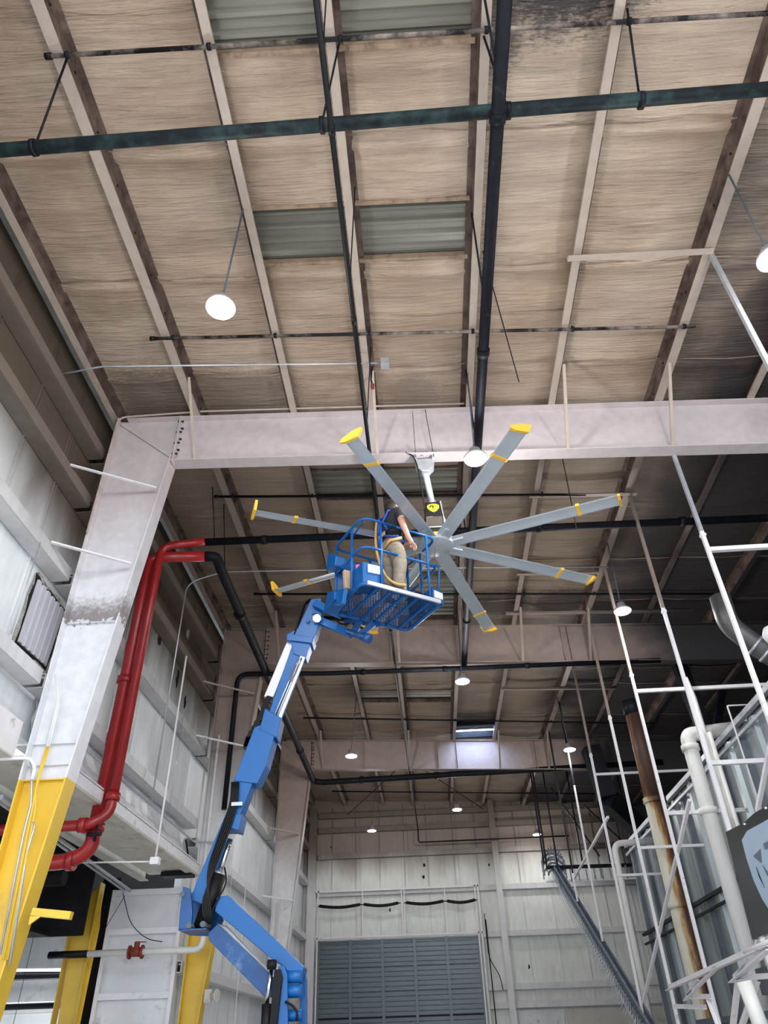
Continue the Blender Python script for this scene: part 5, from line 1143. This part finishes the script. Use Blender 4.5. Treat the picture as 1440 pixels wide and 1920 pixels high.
# glossy sign
SXp = 2.6
def S3(x, y, dx=0): return px(X_, x, y, SXp-dx)
sg = thing('hanging_sign', 'glossy black hanging panel with a pale blue oval print at the right edge', 'sign', S3(1400, 1650))
a0 = S3(1360, 1560); a1 = S3(1410, 1762); yn = 5.0
top = [a0, S3(1393, 1543), S3(1413, 1525), S3(1440, 1508)]
nr = Vector((SXp, yn, top[-1].z+.03)); nb = Vector((SXp, yn, a1.z+.02))
MB().prism(top+[nr, nb, a1], (.05, 0, 0)).build('panel', 'gloss', sg, bevel=.004)
el = [S3(1402, 1558), S3(1392, 1575), S3(1401, 1610), S3(1414, 1650), S3(1430, 1685), S3(1446, 1710)]
elt = [S3(1440, 1537)]
pp = [Vector((SXp-.006, p.y, p.z)) for p in el+[Vector((SXp, yn+.05, el[-1].z+.02)), Vector((SXp, yn+.05, elt[0].z))]+elt]
MB().prism(pp, (.005, 0, 0)).build('pale_oval', 'paleblue', sg)
for q in ([(1433, 1582), (1446, 1575), (1446, 1592), (1436, 1592)], [(1415, 1605), (1428, 1592), (1430, 1618)], [(1432, 1622), (1446, 1640), (1446, 1648), (1440, 1640)], [(1420, 1625), (1424, 1640), (1436, 1665), (1426, 1645)]):
    MB().prism([Vector((SXp-.011, p.y, p.z)) for p in [S3(*z_) for z_ in q]], (.005, 0, 0)).build('print_mark', 'slate', sg)
MB().tube([(SXp+.03, yn-.03, 0), (SXp+.03, yn-.03, nr.z+.1)], .03, 10).build('pole', 'blacksteel', sg)
for q in ((1397, 1545), (1437, 1515)): MB().lathe(S3(*q), [(.008, -.015), (.012, 0), (.008, .015)], 8, (1, 0, 0)).build('grommet', 'chrome', sg)

# ------------------------------------------------------------------ small extras
for n, (p, q, rr, mt, lb, ct) in enumerate([
    ((-4.68, 7.2, 6.8), (-4.68, 7.2, 5.5), .006, 'galv', 'thin wire hanging on the left wall below the torn opening', 'wire'),
    ((-4.66, 13.4, 6.9), (-4.66, 13.4, 5.1), .006, 'galv', 'thin wire hanging on the left wall near the second column', 'wire'),
    ((-4.66, 18.4, 5.0), (-4.66, 18.4, 3.1), .008, 'whitepaint', 'thin white conduit on the left wall behind the lower boom arm', 'conduit'),
    ((-4.66, 19.9, 5.0), (-4.66, 19.9, .2), .012, 'whitepaint', 'white conduit on the left wall right of the third yellow column', 'conduit'),
    ((-4.35, 23.0, 5.2), (-4.35, 23.0, .2), .02, 'whitepaint', 'white conduit running down the third column', 'conduit'),
    ((-4.45, 15.3, 7.2), (-4.45, 15.3, 3.85), .03, 'whitepaint', 'white conduit running down the second column by the wall', 'conduit')]):
    t = MB().tube([p, q], rr, 8).build('wall_line', mt); tag(t, lb, ct)
t = MB().tube(bend([(-6.0, 15.3, 4.15), (-5.75, 15.3, 3.6), (-5.4, 15.35, 3.35), (-5.1, 15.35, 3.3)], .3), .008, 6).build('dangling_wire', 'hose'); tag(t, 'dark wire dangling across the top of the white partition', 'wire')
t = MB().tube([(-5.95, 15.3, 4.1), (-6.45, 15.2, 3.0)], .006, 6).build('dangling_wire', 'hose'); tag(t, 'thin dark wire slanting down the left part of the white partition', 'wire')
t = MB().box(-5.2, -4.6, 15.0, 15.3, 4.36, 4.44).tube([(-5.0, 15.1, 4.44), (-4.7, 15.0, 4.7), (-4.66, 14.6, 4.9)], .02, 6).build('cable_tangle', 'blacksteel'); tag(t, 'dark cable bundle where the ledge meets the second column', 'cable')
